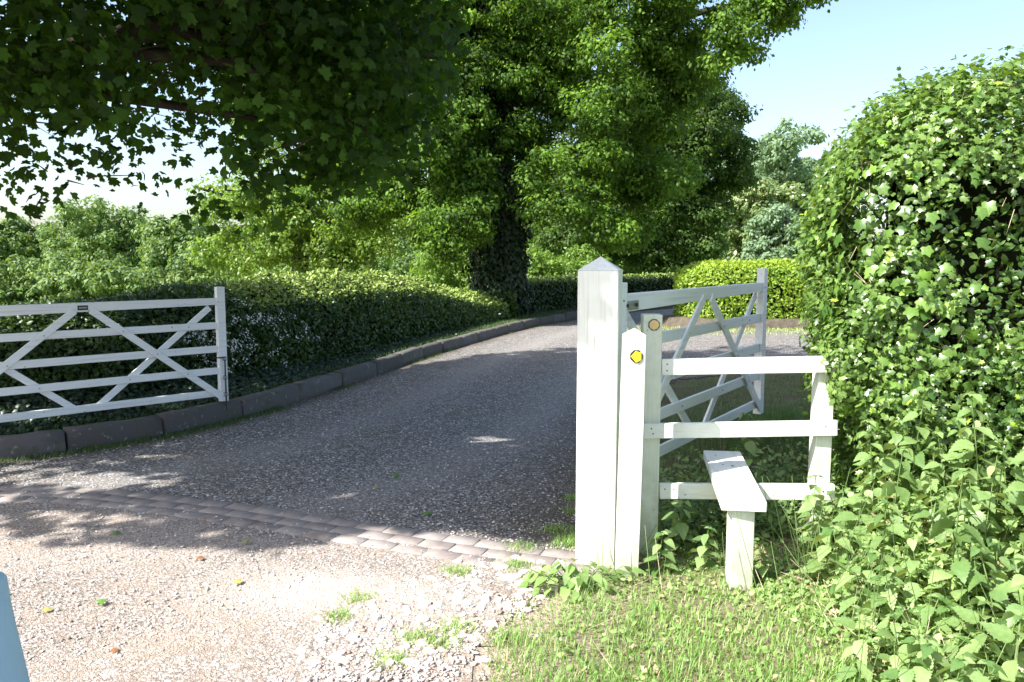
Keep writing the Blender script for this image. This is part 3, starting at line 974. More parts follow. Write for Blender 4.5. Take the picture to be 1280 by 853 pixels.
def person():
    t = thing('person', 'person in a light blue long sleeved top at the lower left edge of the picture', 'person', (-0.768, 0.80, -0.03), 0)
    skin_m = simple_mat('skin', (0.55, 0.36, 0.27), 0.5, vary=0.05)
    cloth = simple_mat('pale_blue_cloth', (0.38, 0.55, 0.66), 0.85, 0.2, vary=0.08, scale=6)
    trous = simple_mat('navy_trousers', (0.04, 0.05, 0.09), 0.9, 0.2)
    hairm = simple_mat('brown_hair', (0.09, 0.055, 0.03), 0.6, vary=0.4, scale=60)
    # facing +Y: one body
    V = [(0, 0, .90), (0, 0, 1.02), (0, .01, 1.18), (0, 0, 1.32), (0, 0, 1.40), (0, .015, 1.46), (0, .01, 1.55), (0, .01, 1.62)]
    R = [(.14, .10), (.12, .085), (.135, .095), (.13, .085), (.05, .05), (.055, .06), (.072, .09), (.05, .07)]
    E = [(i, i + 1) for i in range(7)]
    for s in (1, -1):
        b = len(V)
        V += [(s * .165, 0, 1.30), (s * .20, -.01, 1.17), (s * .225, -.01, 1.03), (s * .235, .03, .88), (s * .24, .06, .80), (s * .24, .07, .76)]
        R += [.055, .045, .038, .028, (.038, .020), (.040, .018)]
        E += [(3, b), (b, b + 1), (b + 1, b + 2), (b + 2, b + 3), (b + 3, b + 4), (b + 4, b + 5)]
        b = len(V)
        V += [(s * .09, 0, .82), (s * .10, .01, .50), (s * .10, -.01, .28), (s * .10, -.02, .09), (s * .11, .06, .035), (s * .11, .14, .03)]
        R += [.085, .058, .052, .038, .036, .028]
        E += [(0, b), (b, b + 1), (b + 1, b + 2), (b + 2, b + 3), (b + 3, b + 4), (b + 4, b + 5)]
    body = skin_figure('body', V, E, R, skin_m, t)
    for s in (1, -1):
        for k, (dx, dy, ln) in enumerate(((-.020, .012, .068), (-.007, .018, .078), (.007, .018, .072), (.019, .012, .058))):
            a = Vector((s * .24 + dx * .0, .07 + dx * 1.3, .765))
            pts = [a, a + Vector((0, .006, -.35 * ln - .01)), a + Vector((-s * .008, .016, -.7 * ln - .015)), a + Vector((-s * .018, .022, -ln - .015))]
            skin_figure('finger', pts, [(0, 1), (1, 2), (2, 3)], [.0095, .009, .008, .007], skin_m, t, 1)
        a = Vector((s * .235, .075, .80))
        skin_figure('thumb', [a, a + Vector((-s * .012, .03, -.02)), a + Vector((-s * .02, .042, -.048))], [(0, 1), (1, 2)], [.012, .010, .008], skin_m, t, 1)
    # clothes
    V = [(0, 0, .86), (0, 0, 1.02), (0, .01, 1.18), (0, 0, 1.32), (0, 0, 1.385), (0, .008, 1.43)]
    R = [(.175, .13), (.16, .12), (.165, .122), (.158, .115), (.105, .095), (.072, .074)]
    E = [(i, i + 1) for i in range(5)]
    for s in (1, -1):
        b = len(V)
        V += [(s * .170, 0, 1.30), (s * .205, -.01, 1.17), (s * .228, -.01, 1.03), (s * .238, .025, .89)]
        R += [.078, .066, .058, .045]
        E += [(3, b), (b, b + 1), (b + 1, b + 2), (b + 2, b + 3)]
    skin_figure('long_sleeved_top', V, E, R, cloth, t)
    V = [(0, 0, .93), (0, 0, .84)]; R = [(.16, .12), (.165, .12)]; E = [(0, 1)]
    for s in (1, -1):
        b = len(V)
        V += [(s * .09, 0, .78), (s * .10, .01, .50), (s * .10, -.01, .28), (s * .10, -.02, .10)]
        R += [.105, .078, .068, .062]
        E += [(1, b), (b, b + 1), (b + 1, b + 2), (b + 2, b + 3)]
    skin_figure('trousers', V, E, R, trous, t)
    for s in (1, -1):
        skin_figure('shoe', [(s * .10, -.05, .045), (s * .105, .03, .045), (s * .11, .12, .035), (s * .11, .17, .03)], [(0, 1), (1, 2), (2, 3)], [.045, .048, .046, .034], M['black'], t)
    skin_figure('hair', [(0, -.045, 1.455), (0, -.035, 1.56), (0, .0, 1.635), (0, .05, 1.645)], [(0, 1), (1, 2), (2, 3)], [(.07, .05), (.082, .07), (.078, .07), (.05, .03)], hairm, t)
    bm = bmesh.new()
    bm.free()
    em = simple_mat('eye', (0.5, 0.48, 0.45), 0.3)
    for s in (1, -1):
        bm = bmesh.new()
        bmesh.ops.create_uvsphere(bm, u_segments=10, v_segments=8, radius=.012, matrix=Matrix.Translation((s * .03, .088, 1.555)))
        bm_obj('eye', bm, em, t, True)
    skin_figure('nose', [(0, .09, 1.56), (0, .112, 1.53), (0, .098, 1.522)], [(0, 1), (1, 2)], [.008, .013, .010], skin_m, t, 1)
    skin_figure('mouth', [(-.024, .083, 1.495), (0, .095, 1.493), (.024, .083, 1.495)], [(0, 1), (1, 2)], [.004, .007, .004], simple_mat('lips', (0.45, 0.20, 0.17), 0.5), t, 1)
    for s in (1, -1):
        skin_figure('ear', [(s * .077, .005, 1.565), (s * .083, 0, 1.54), (s * .077, .01, 1.52)], [(0, 1), (1, 2)], [.010, .014, .008], skin_m, t, 1)
person()
# ------------------------------------------------------------------ plants
UP = np.array([0., 0., 1.])


def shell_points(blobs, per_m2, r, shell=(0.55, 1.0), noise_s=0.9, noise_a=0.22, keep=None):
    """clump centres near the surface of several ellipsoids, with their outward directions"""
    P, D, B = [], [], []
    for i, (c, rad) in enumerate(blobs):
        c = np.array(c, float); rad = np.array(rad, float)
        area = 4 * math.pi * ((((rad[0] * rad[1]) ** 1.6 + (rad[0] * rad[2]) ** 1.6 + (rad[1] * rad[2]) ** 1.6) / 3) ** (1 / 1.6))
        n = max(4, int(area * per_m2))
        d = unit(r.normal(size=(n, 3)))
        f = shell[0] + (shell[1] - shell[0]) * r.random(n) ** 0.55
        w = 1 + noise_a * nz(d * rad + c, noise_s, i % 5)
        p = c + d * rad * (f * w)[:, None]
        P.append(p); D.append(unit(d / rad)); B.append(np.full(n, i))
    P = np.concatenate(P); D = np.concatenate(D); B = np.concatenate(B)
    if keep is not None:
        k = keep(P); P, D, B = P[k], D[k], B[k]
    return P, D, B


def clump_leaves(P, D, per, cr, r, size, flat=0.6, up=0.5, rnd=0.8, droop=0.35):
    n = len(P)
    idx = np.repeat(np.arange(n), per)
    off = r.normal(size=(len(idx), 3)) * cr * 0.55
    off[:, 2] *= flat
    pos = P[idx] + off
    nrm = unit(off / cr * 0.9 + D[idx] * 0.45 + UP * up * .8 + r.normal(size=(len(idx), 3)) * rnd * 0.5)
    fwd = unit(D[idx] * 0.7 + off / cr + r.normal(size=(len(idx), 3)) * 0.6 - UP * droop)
    sz = size * r.uniform(0.65, 1.2, len(idx))
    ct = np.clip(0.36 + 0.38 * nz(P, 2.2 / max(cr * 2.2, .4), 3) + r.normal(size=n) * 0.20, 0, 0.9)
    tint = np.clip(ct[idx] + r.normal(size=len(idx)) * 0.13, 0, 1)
    return pos, nrm, fwd, sz, tint


def billow(blobs, seed, k=20, lo=.26, hi=.42, flat=.75):
    """each bough of a crown carries many rounded leaf masses: a list of smaller ellipsoids spread over its surface"""
    r = np.random.default_rng(seed)
    out = []
    for c, rad in blobs:
        c = np.array(c, float); rad = np.array(rad, float)
        m = rad.mean()
        for q in range(k):
            d = unit(r.normal(size=3))
            f = r.uniform(.55, 1.0)
            s_ = m * r.uniform(lo, hi)
            out.append((tuple(c + d * rad * f), (s_ * r.uniform(.9, 1.3), s_ * r.uniform(.9, 1.3), s_ * flat)))
    return out


def gaps(sc, th, seed):
    return lambda p: nz(p, sc, seed) > th


def tree(name, label, cat, group, base, trunk, limbs, blobs, tmpl, leafm, size, per_m2, per, cr, seed, barkm=None, keep=None, twig_share=0.3, shell=(0.5, 1.0), noise_a=0.22, keep_leaf=None, accent=0.0, twr=0.02, droop=0.35, coarse=None, noise_s=0.9):
    """trunk: [(x,y,z,r)...] in world space; limbs: [[(x,y,z,r)...]...]; blobs: [((x,y,z),(rx,ry,rz))...]"""
    r = np.random.default_rng(seed)
    random.seed(seed)
    t = thing(name, label, cat, base, 0, group)
    b = Vector(base)
    bm = bmesh.new()
    pts = smooth_path([Vector(q[:3]) - b for q in trunk], 4)
    rad = np.interp(np.linspace(0, 1, len(pts)), np.linspace(0, 1, len(trunk)), [q[3] for q in trunk])
    tube(bm, pts, rad, 12, 0.06)
    tk = bm_obj('trunk', bm, barkm or M['bark'], t, True)
    for lb in limbs:
        bm = bmesh.new()
        pts = smooth_path([Vector(q[:3]) - b for q in lb], 4)
        rad = np.interp(np.linspace(0, 1, len(pts)), np.linspace(0, 1, len(lb)), [q[3] for q in lb])
        tube(bm, pts, rad, 8, 0.06)
        bm_obj('limb', bm, barkm or M['bark'], tk, True)
    P, D, B = shell_points(blobs, per_m2, r, shell, noise_s, noise_a, keep or keep_leaf)
    bb = np.array(base)
    cs = np.array([c for c, _ in blobs])
    pos, nrm, fwd, sz, tint = clump_leaves(P, D, per, cr, r, size, droop=droop)
    if accent: tint = np.where(r.random(len(tint)) < accent, 2.0, tint)
    if coarse is not None: sz = sz * coarse(pos)
    if keep_leaf is not None:
        k = keep_leaf(pos); pos, nrm, fwd, sz, tint = pos[k], nrm[k], fwd[k], sz[k], tint[k]
    cr_o = leaf_obj('crown', tmpl, pos - bb, nrm, fwd, sz, tint, leafm, t)
    if twig_share > 0:
        k = r.random(len(P)) < twig_share
        P0 = P[k] + (cs[B[k]] - P[k]) * r.uniform(0.35, 0.8, k.sum())[:, None]
        V, F = twigs_mesh(P0 - bb, P[k] - bb, twr, twr * 0.3)
        link('twigs', np_mesh('twigs', V, F), M['twig'], cr_o)['kind'] = 'stuff'
    return t


S = np.array(SUN)


def shadow_xy(p):
    k = p[:, 2] / S[2]
    return p[:, 0] - S[0] * k, p[:, 1] - S[1] * k


NEX = [-30, -14, -5, -3.9, -3.4, -3.0, -2.6, -1.2, -0.95, -0.3, 0.3, 0.6, 1.0, 2.0, 3.0, 4.0, 5.0, 6.5, 9.0, 14]
NEY = [6.0, 5.6, 5.4, 5.3, 5.2, 5.0, 4.62, 4.58, 4.85, 4.95, 4.72, 4.75, 4.84, 4.98, 5.9, 7.2, 8.6, 11.2, 12.6, 16]
FEX = [-30, -3, -1.5, -0.5, 0.5, 8, 14]
FEY = [10.5, 11.0, 12.0, 13.8, 15.0, 15.4, 15.4]
FLECKS = [(0.05, 7.15, .50, .22), (-0.95, 5.48, .30, .10), (-3.35, 5.95, .85, .20), (-2.55, 5.75, .5, .12), (-2.5, 5.05, .35, .09), (1.9, 8.2, .3, .15)]


def syc_keep(p):
    """crown trimmed by where its shadow lands, to shape the shade on the ground"""
    sx, sy = shadow_xy(p)
    j = 0.16 * nz(np.stack([sx, sy, 0 * sx], 1), 3.0, 21)
    ok = (sy > np.interp(sx, NEX, NEY) + j) & (sy < np.interp(sx, FEX, FEY) + 2 * j)  # leaves dropped where their shadow would fall outside the shaded ground
    for fx, fy, a, b in FLECKS:  # gaps cut along the sun's rays to make light flecks
        ok &= ((sx - fx) / a) ** 2 + ((sy - fy) / b) ** 2 > 1 + 1.5 * nz(np.stack([sx, sy * 2, 0 * sx], 1), 9.0, 71)
    # lower skirt of the crown: hangs to about 2 m at the left, higher over the drive; clear of the camera
    x, y, z = p[:, 0], p[:, 1], p[:, 2]
    px = x / y; e = (z - EYE) / np.maximum(y, 0.1)
    xs_ = [-0.9, -0.64, -0.58, -0.52, -0.48, -0.43, -0.38, -0.33, -0.28, -0.21, -0.14, -0.10, -0.07, -0.05, 0.3]
    el = [0.00, 0.01, 0.05, 0.02, 0.06, 0.03, -0.01, -0.02, 0.03, 0.08, 0.10, 0.14, 0.22, 0.32, 0.45]
    front = y > 1.5
    ok &= ~front | (e > np.interp(px, xs_, el) + (0.02 + .05 * np.clip((px + .2) / .1, 0, 1)) * nz(np.stack([x, y, z], 1), 4.0, 33))
    ok &= (y > 3.6) | (z > EYE + 0.42 * np.maximum(y, 0) + 0.25)
    gap = nz(np.stack([x, y, z], 1), 2.6, 35)
    low = (z < EYE + 0.42 * np.maximum(y, 0) + .15)
    dens = np.interp(px, [-.7, -.45, -.3, -.2, 0], [.10, .12, .22, .34, .5])
    ok &= low | (nz(np.stack([x, y, z], 1), 1.3, 39) < .50)
    ok &= ~low | (gap < dens + np.clip(e - .10, 0, 1) * 2.2)
    return ok


# foreground sycamore: its trunk stands left of the picture, the crown reaches over the drive
syc_blobs = [((-3.5, 5.6, 3.5), (1.6, 1.5, 1.2)), ((-2.2, 5.8, 3.2), (1.3, 1.4, 1.1)), ((-1.5, 6.2, 3.1), (1.1, 1.3, 1.2)), ((-0.9, 6.6, 3.3), (0.9, 1.2, 1.2)),
             ((-4.6, 6.6, 3.2), (1.5, 1.6, 1.1)), ((-2.6, 7.4, 3.6), (1.6, 1.5, 1.2)), ((-1.4, 7.8, 3.9), (1.3, 1.4, 1.2)), ((-2.9, 5.2, 2.75), (0.7, 0.7, 0.55)),
             ((-1.75, 5.6, 2.35), (0.6, 0.6, 0.5)), ((-3.3, 4.9, 2.5), (0.7, 0.6, 0.4)), ((-1.1, 5.7, 2.7), (0.7, 0.8, 0.7)), ((-3.1, 5.4, 2.8), (1.5, 0.9, 0.8)), ((-4.0, 5.9, 2.7), (1.2, 0.9, 0.9)), ((-2.2, 6.0, 2.55), (0.9, 0.8, 0.7)), ((-2.3, 6.4, 2.2), (0.8, 0.7, 0.6)), ((-3.6, 6.4, 2.3), (1.0, 0.8, 0.6)),
             ((-5.5, 3.6, 5.6), (3.2, 3.6, 2.2)), ((-2.6, 3.4, 5.2), (2.4, 3.0, 1.7)), ((-0.6, 4.2, 4.9), (1.9, 2.2, 1.4)),
             ((-4.2, 3.0, 8.0), (4.2, 4.2, 2.4)), ((-1.2, 5.6, 6.6), (2.3, 2.7, 1.9)), ((-6.0, 7.5, 7.5), (3.5, 3.2, 2.8)), ((-3.0, 6.8, 8.5), (3.6, 3.6, 2.6)),
             ((-5.5, 4.0, 11.0), (3.8, 4.2, 2.3)), ((-2.6, 1.9, 6.8), (2.4, 2.4, 1.6))]
syc_limbs = [[(-7.6, 5.6, 2.2, .22), (-5.5, 5.6, 2.45, .16), (-3.6, 5.5, 2.85, .11), (-2.3, 5.6, 3.25, .07), (-1.5, 5.8, 3.6, .03)],
             [(-2.9, 5.55, 3.05, .055), (-2.0, 5.9, 3.05, .04), (-1.3, 6.3, 2.75, .02), (-0.95, 6.5, 2.5, .01)],
             [(-2.5, 5.6, 3.2, .05), (-1.6, 6.4, 3.3, .03), (-0.6, 7.0, 3.35, .012)],
             [(-7.6, 5.8, 3.2, .2), (-5.0, 6.2, 3.2, .1), (-3.4, 6.3, 2.95, .05), (-2.0, 6.4, 2.75, .02)],
             [(-7.6, 5.8, 5.0, .22), (-4.5, 4.6, 6.5, .12), (-1.0, 4.4, 6.5, .05)],
             [(-7.6, 5.8, 6.0, .22), (-5.5, 4.6, 9.0, .12), (-4.0, 3.0, 10.5, .05)],
             [(-7.6, 5.8, 5.6, .2), (-4.5, 6.8, 7.6, .1), (-2.0, 7.0, 8.8, .05)]]


def syc_coarse(p):
    hidden = (p[:, 2] > EYE + 0.42 * np.maximum(p[:, 1], 0) + 0.2)
    return np.where(hidden, 2.2, 1.0)


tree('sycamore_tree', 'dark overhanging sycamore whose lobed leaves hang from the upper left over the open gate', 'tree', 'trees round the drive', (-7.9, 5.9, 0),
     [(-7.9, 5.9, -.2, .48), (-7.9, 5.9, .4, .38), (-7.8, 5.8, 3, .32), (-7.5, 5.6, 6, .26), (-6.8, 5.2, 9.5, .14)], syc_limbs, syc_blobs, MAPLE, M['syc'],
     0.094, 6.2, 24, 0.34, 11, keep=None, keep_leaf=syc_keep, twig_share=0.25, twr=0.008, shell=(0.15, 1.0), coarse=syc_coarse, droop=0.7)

# ivy-clad oak at the far end of the hedge
oak_blobs = [((-0.4, 21.5, 8.0), (2.6, 2.5, 2.2)), ((2.4, 21.0, 7.2), (2.3, 2.2, 1.9)), ((3.3, 21.6, 4.6), (1.6, 1.8, 1.7)), ((1.8, 20.0, 5.2), (1.3, 1.3, 1.3)),
             ((2.6, 21.0, 3.0), (1.3, 1.6, 1.0)), ((-2.2, 20.5, 4.2), (1.6, 1.8, 1.3)), ((-2.9, 20.0, 6.4), (1.9, 2.0, 1.6)), ((-3.9, 20.5, 3.2), (1.5, 1.5, 0.8)),
             ((1.0, 22.5, 10.5), (4.2, 3.6, 2.6)), ((4.9, 19.5, 7.7), (1.8, 1.5, 0.7)), ((6.2, 19.0, 7.6), (1.2, 1.1, 0.6)), ((5.0, 19.0, 6.6), (0.7, 0.9, 0.7)),
             ((-1.2, 19.8, 2.6), (1.1, 1.1, 0.9)), ((0.9, 19.6, 3.4), (0.7, 0.8, 0.9)), ((-3.0, 22, 10), (3.0, 3, 2.4)), ((4.2, 21.5, 6.3), (1.2, 1.3, 1.0)), ((-1.3, 20.4, 5.6), (1.2, 1.2, 1.3)), ((0.6, 20.6, 6.6), (1.2, 1.2, 1.2)), ((-1.0, 20.2, 3.9), (1.0, .8, 1.0)), ((0.5, 20.3, 4.6), (.8, .8, .9)), ((-1.9, 20.0, 5.2), (1.1, 1, 1.0))]
oak_limbs = [[(-0.3, 21.6, 3.2, .22), (1.4, 21.2, 4.4, .14), (3.0, 21.4, 5.0, .06)], [(0.0, 21.6, 4.6, .24), (-1.6, 21.0, 4.6, .14), (-3.8, 20.4, 3.3, .05)],
             [(-0.3, 21.6, 6.0, .22), (2.5, 21.0, 7.2, .13), (4.8, 19.8, 7.6, .07), (6.6, 19.0, 7.7, .03)], [(0, 21.6, 5.4, .2), (-2.0, 20.8, 6.2, .12), (-3.4, 20.2, 6.8, .04)],
             [(-0.3, 21.6, 2.3, .12), (-1.2, 20.6, 2.9, .07), (-2.6, 20.0, 3.6, .03)], [(-0.3, 21.5, 2.8, .12), (1.2, 20.6, 3.4, .07), (2.6, 20.8, 3.2, .03)]]
oakt = tree('oak_tree', 'large oak with an ivy-clad trunk at the far end of the long clipped hedge', 'tree', 'trees round the drive', (-0.3, 21.6, 0),
            [(-0.3, 21.6, -.2, .60), (-0.3, 21.6, .6, .45), (-0.3, 21.6, 3.5, .40), (-0.25, 21.7, 7, .30), (0.2, 22, 11, .12)], oak_limbs, billow(oak_blobs, 1, 19), OVAL, M['oak'],
            0.112, 11.0, 20, 0.20, 12, twr=0.010, shell=(0.6, 1.0), noise_a=0.30, noise_s=2.5, twig_share=.08)
# ivy sleeve round that trunk
r_ = np.random.default_rng(31)
n = 26000
zz = r_.uniform(0.0, 9.0, n); an = r_.uniform(0, 2 * math.pi, n)
rr = (0.80 + 0.14 * np.sin(zz * 1.7 + 1) + 0.32 * nz(np.stack([np.cos(an) * 2, np.sin(an) * 2, zz], 1), 1.2, 8)) * np.interp(zz, [0, .8, 3, 6, 9.0], [.85, .80, 1.25, 1.3, .6]) * r_.uniform(0.8, 1.05, n)
pos = np.stack([np.cos(an) * rr - 0.05, np.sin(an) * rr, zz], 1)
dd = np.stack([np.cos(an), np.sin(an), 0.3 + 0 * an], 1)
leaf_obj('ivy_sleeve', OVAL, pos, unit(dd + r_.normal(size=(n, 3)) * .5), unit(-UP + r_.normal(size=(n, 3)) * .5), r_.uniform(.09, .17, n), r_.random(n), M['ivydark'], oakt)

# second oak beyond, its dark trunk shows over the right-hand gate
tree('oak_tree', 'broad rounded oak standing on the lawn behind the pointed gate post', 'tree', 'trees round the drive', (6.6, 43.5, 0),
     [(6.6, 43.5, -.3, .75), (6.6, 43.5, .6, .58), (6.5, 43.5, 3, .5), (6.4, 43.5, 7, .3)],
     [[(6.5, 43.5, 2.6, .3), (4.8, 42.5, 4.5, .16), (3.6, 42, 6, .07)], [(6.5, 43.5, 3.2, .3), (8.6, 42.6, 5, .16), (10, 42, 6.5, .07)]],
     billow([((6.4, 43, 8.2), (4.6, 4.2, 3.8)), ((9.4, 42, 6.6), (3.0, 3.0, 3.2)), ((3.4, 42, 5.6), (2.6, 2.8, 3.0)), ((9.0, 41.5, 3.4), (2.4, 2.6, 1.8)), ((5.6, 40.8, 4.0), (2.4, 2.0, 2.0)), ((3.0, 41.5, 2.9), (1.7, 1.8, 1.2)), ((7.5, 41, 9.6), (2.6, 2.4, 2.2)), ((10.4, 43, 9.0), (1.9, 2, 1.6)), ((6.4, 41.2, 2.0), (1.9, 1.2, 1.2)), ((8.6, 41.5, 1.6), (1.5, 1.2, 1.0))], 2, 20),
     OVAL, M['oak_dark'], 0.19, 3.0, 26, 0.34, 13, twr=0.02, shell=(0.6, 1.0), noise_a=0.28, noise_s=1.6, twig_share=.08)

# bright lime-green tree behind the hedge
tree('maple_tree', 'bright lime green tree growing behind the long clipped hedge', 'tree', 'trees round the drive', (-6.6, 25.0, 0),
     [(-6.6, 25, -.2, .35), (-6.6, 25, 1.2, .26), (-6.4, 25, 4, .2), (-6.2, 25, 7, .1)],
     [[(-6.5, 25, 2.2, .14), (-5.2, 24.5, 3.0, .09), (-3.6, 24, 3.8, .04)], [(-6.5, 25, 2.6, .14), (-8.2, 24.5, 3.4, .07), (-9.4, 24, 3.8, .03)]],
     billow([((-7.6, 24.5, 3.3), (1.7, 1.8, 1.2)), ((-5.6, 24.2, 2.7), (1.5, 1.5, 1.0)), ((-3.9, 24.0, 2.6), (1.3, 1.4, 0.9)), ((-6.4, 25, 5.4), (2.8, 2.4, 1.7)), ((-8.6, 24.6, 1.9), (1.0, 1.2, 0.7)), ((-6.6, 23.8, 1.9), (1.4, 1.0, 0.9)), ((-5.0, 24.0, 1.8), (1.2, 1.0, 0.8)),
      ((-3.6, 25, 4.6), (1.6, 1.7, 1.2)), ((-6.8, 25, 7.6), (2.4, 2.2, 1.8))], 3, 17),
     OVAL, M['lime'], 0.13, 8.0, 15, 0.2, 14, twr=0.010, shell=(0.6, 1.0), noise_a=0.3, noise_s=2.5, twig_share=.1)

# distant trees
def far_tree(name, label, group, x, y, h, w, leafm, seed, size=0.4, accent=0.0, tall=False, per=16, base_z=0.0, barkm=None):
    r = np.random.default_rng(seed)
    bl = []
    if tall:
        for k in range(9):
            f = k / 8
            bl.append(((x + r.normal() * w * .28 * (1 - f * .5), y + r.normal() * w * .2, h * (0.18 + 0.74 * f)), (w * (.38 - .2 * f) * r.uniform(.8, 1.2), w * .32, h * .13)))
    else:
        bl.append(((x, y, h * .5), (w * .38, w * .36, h * .42)))
        for k in range(9):
            a = r.uniform(0, 6.28); f = r.uniform(.25, .85)
            bl.append(((x + math.cos(a) * w * .30, y + math.sin(a) * w * .28 - w * .05, h * f), (w * r.uniform(.16, .26), w * .2, h * r.uniform(.12, .2))))
    return tree(name, label, 'tree', group, (x, y, base_z), [(x, y, -.3, w * .045), (x, y, h * .25, w * .035), (x, y, h * .8, w * .012)],
                [[(x, y, h * .25, w * .025), (x - w * .2, y, h * .5, w * .01)], [(x, y, h * .3, w * .025), (x + w * .2, y - .5, h * .55, w * .01)]],
                billow(bl, seed, 12, .28, .46, .8), OVAL, leafm, size, 26 / (w * 1.2) ** 1.1 * 0.62, int(per * .7), 0.03 * w + .12, seed, accent=accent, twr=w * .002, shell=(0.7, 1.0), noise_a=0.25, noise_s=1.2, twig_share=.06)


DG = 'trees in the distance'
far_tree('broadleaf_tree', 'rounded pale green tree far off under the hanging leaves, tallest above the open gate', DG, -44, 86, 7.6, 14, M['far'], 41, 0.42, per=26)
far_tree('broadleaf_tree', 'low pale green tree far off over the top rail of the open gate', DG, -56, 88, 6.0, 12, M['far'], 42, 0.42, per=26)
far_tree('broadleaf_tree', 'rounded light tree far off just left of the lime green tree', DG, -31.5, 78, 5.6, 9, M['far'], 43, 0.38, per=26)
far_tree('broadleaf_tree', 'darker small tree far off above the free end of the open gate', DG, -26.5, 74, 4.9, 5.5, M['oak_dark'], 44, 0.34, per=26)
far_tree('broadleaf_tree', 'far tree filling the gap between the two pale round trees over the gate', DG, -38, 96, 6.6, 9, M['far'], 45, 0.42, per=22)
far_tree('willow_tree', 'tall haze-pale willow rising furthest off beside the ivy hedge', DG, 25.0, 82, 14.2, 12, M['willow'], 46, 0.42, tall=True, per=34)
far_tree('willow_tree', 'slimmer bluish willow half hidden by the ivy hedge', DG, 29.5, 84, 12.8, 9, M['willow'], 47, 0.42, tall=True, per=34)
far_tree('horse_chestnut_tree', 'horse chestnut dotted with cream flower spikes right of the broad oak', DG, 18.4, 62, 8.6, 8.0, M['chestnut'], 48, 0.34, accent=0.10, per=34)
far_tree('birch_tree', 'soft pale green birch in front of the chestnut and willow', DG, 18.3, 54, 5.6, 5.0, M['willow'], 49, 0.26, per=40)
far_tree('broadleaf_tree', 'dark low tree behind the far lawn, left of the chestnut', DG, 13.2, 66, 5.6, 8, M['oak_dark'], 50, 0.38, per=24)
far_tree('broadleaf_tree', 'green tree seen in the gap between the two oaks over the short far hedge', DG, 3.0, 58, 6.5, 9, M['oak'], 51, 0.32, per=26)
far_tree('broadleaf_tree', 'leafy green tree far behind the ivy-clad trunk', DG, -6, 60, 7.5, 9, M['lime'], 52, 0.34, per=22)
far_tree('broadleaf_tree', 'green tree far behind the lime green tree', DG, -16, 62, 6.0, 9, M['oak'], 53, 0.34, per=22)
far_tree('broadleaf_tree', 'tree mostly hidden behind the ivy hedge, beyond the golden hedge', DG, 36, 60, 8, 10, M['far'], 54, 0.38, per=22)

# field-edge bushes behind the left hedge
for i, (x_, y_, h_, w_, mm, lab) in enumerate(((-16.8, 29, 1.75, 6.0, 'far', 'wide low pale bush beyond the left hedge, under the tallest far tree'), (-22, 30, 1.7, 6.5, 'far', 'pale field bush at the far left behind the gate'), (-12.2, 28.5, 1.75, 5.0, 'far', 'pale rounded bush beyond the hedge, left of the lime green tree'),
        (-10.5, 32, 2.1, 4.5, 'lime', 'bright bush beyond the hedge where the lime green tree begins'), (-11, 36, 2.8, 5.5, 'lime', 'bright bush under the middle of the lime green tree'), (-6.5, 37, 2.7, 5, 'far', 'pale bush beyond the hedge, left of the ivy-clad oak'),
        (-2.2, 36, 2.6, 4.6, 'lime', 'light green bush just left of the ivy-clad trunk'), (2.0, 38, 2.6, 4.6, 'lime', 'light green bush just right of the ivy-clad trunk'), (-31.5, 36, 1.9, 7, 'far', 'field bush behind the hanging leaves at the picture edge'))):
    tree('field_bush', lab, 'bush', 'bushes along the far side of the field', (x_, y_, 0), [(x_, y_, -.1, .12), (x_, y_, h_ * .5, .06)], [],
         billow([((x_, y_, h_ * .45), (w_ * .5, 1.6, h_ * .5)), ((x_ - w_ * .25, y_ - .4, h_ * .5), (w_ * .25, 1.2, h_ * .42)), ((x_ + w_ * .28, y_, h_ * .4), (w_ * .25, 1.3, h_ * .4))], i, 16, .26, .42, .8),
         OVAL, M[mm], .16, 6.0, 14, .16, 400 + i, twig_share=0, shell=(.75, 1.0), noise_a=.2, noise_s=2)

# a far wood that reads as one mass along the skyline
r = np.random.default_rng(61)
P, D = [], []
for k in range(150):
    a = r.uniform(-1.15, 1.15)
    dd_ = r.uniform(120, 150)
    cx, cy = math.sin(a) * dd_ * 1.3, math.cos(a) * dd_
    h = r.uniform(3.4, 5.2)
    n = 240
    d = unit(r.normal(size=(n, 3))); d[:, 2] = np.abs(d[:, 2])
    P.append(np.array([cx, cy, 0.3]) + d * np.array([6.0, 4.0, h]) * r.uniform(.75, 1.05, (n, 1))); D.append(d)
P = np.concatenate(P); D = np.concatenate(D)
tag(leaf_obj('distant_woodland', OVAL, P, unit(D + r.normal(size=P.shape) * .5), unit(r.normal(size=P.shape)), r.uniform(.8, 1.6, len(P)), r.random(len(P)), M['far']),
    'low line of woodland along the horizon', 'woodland', kind='stuff')


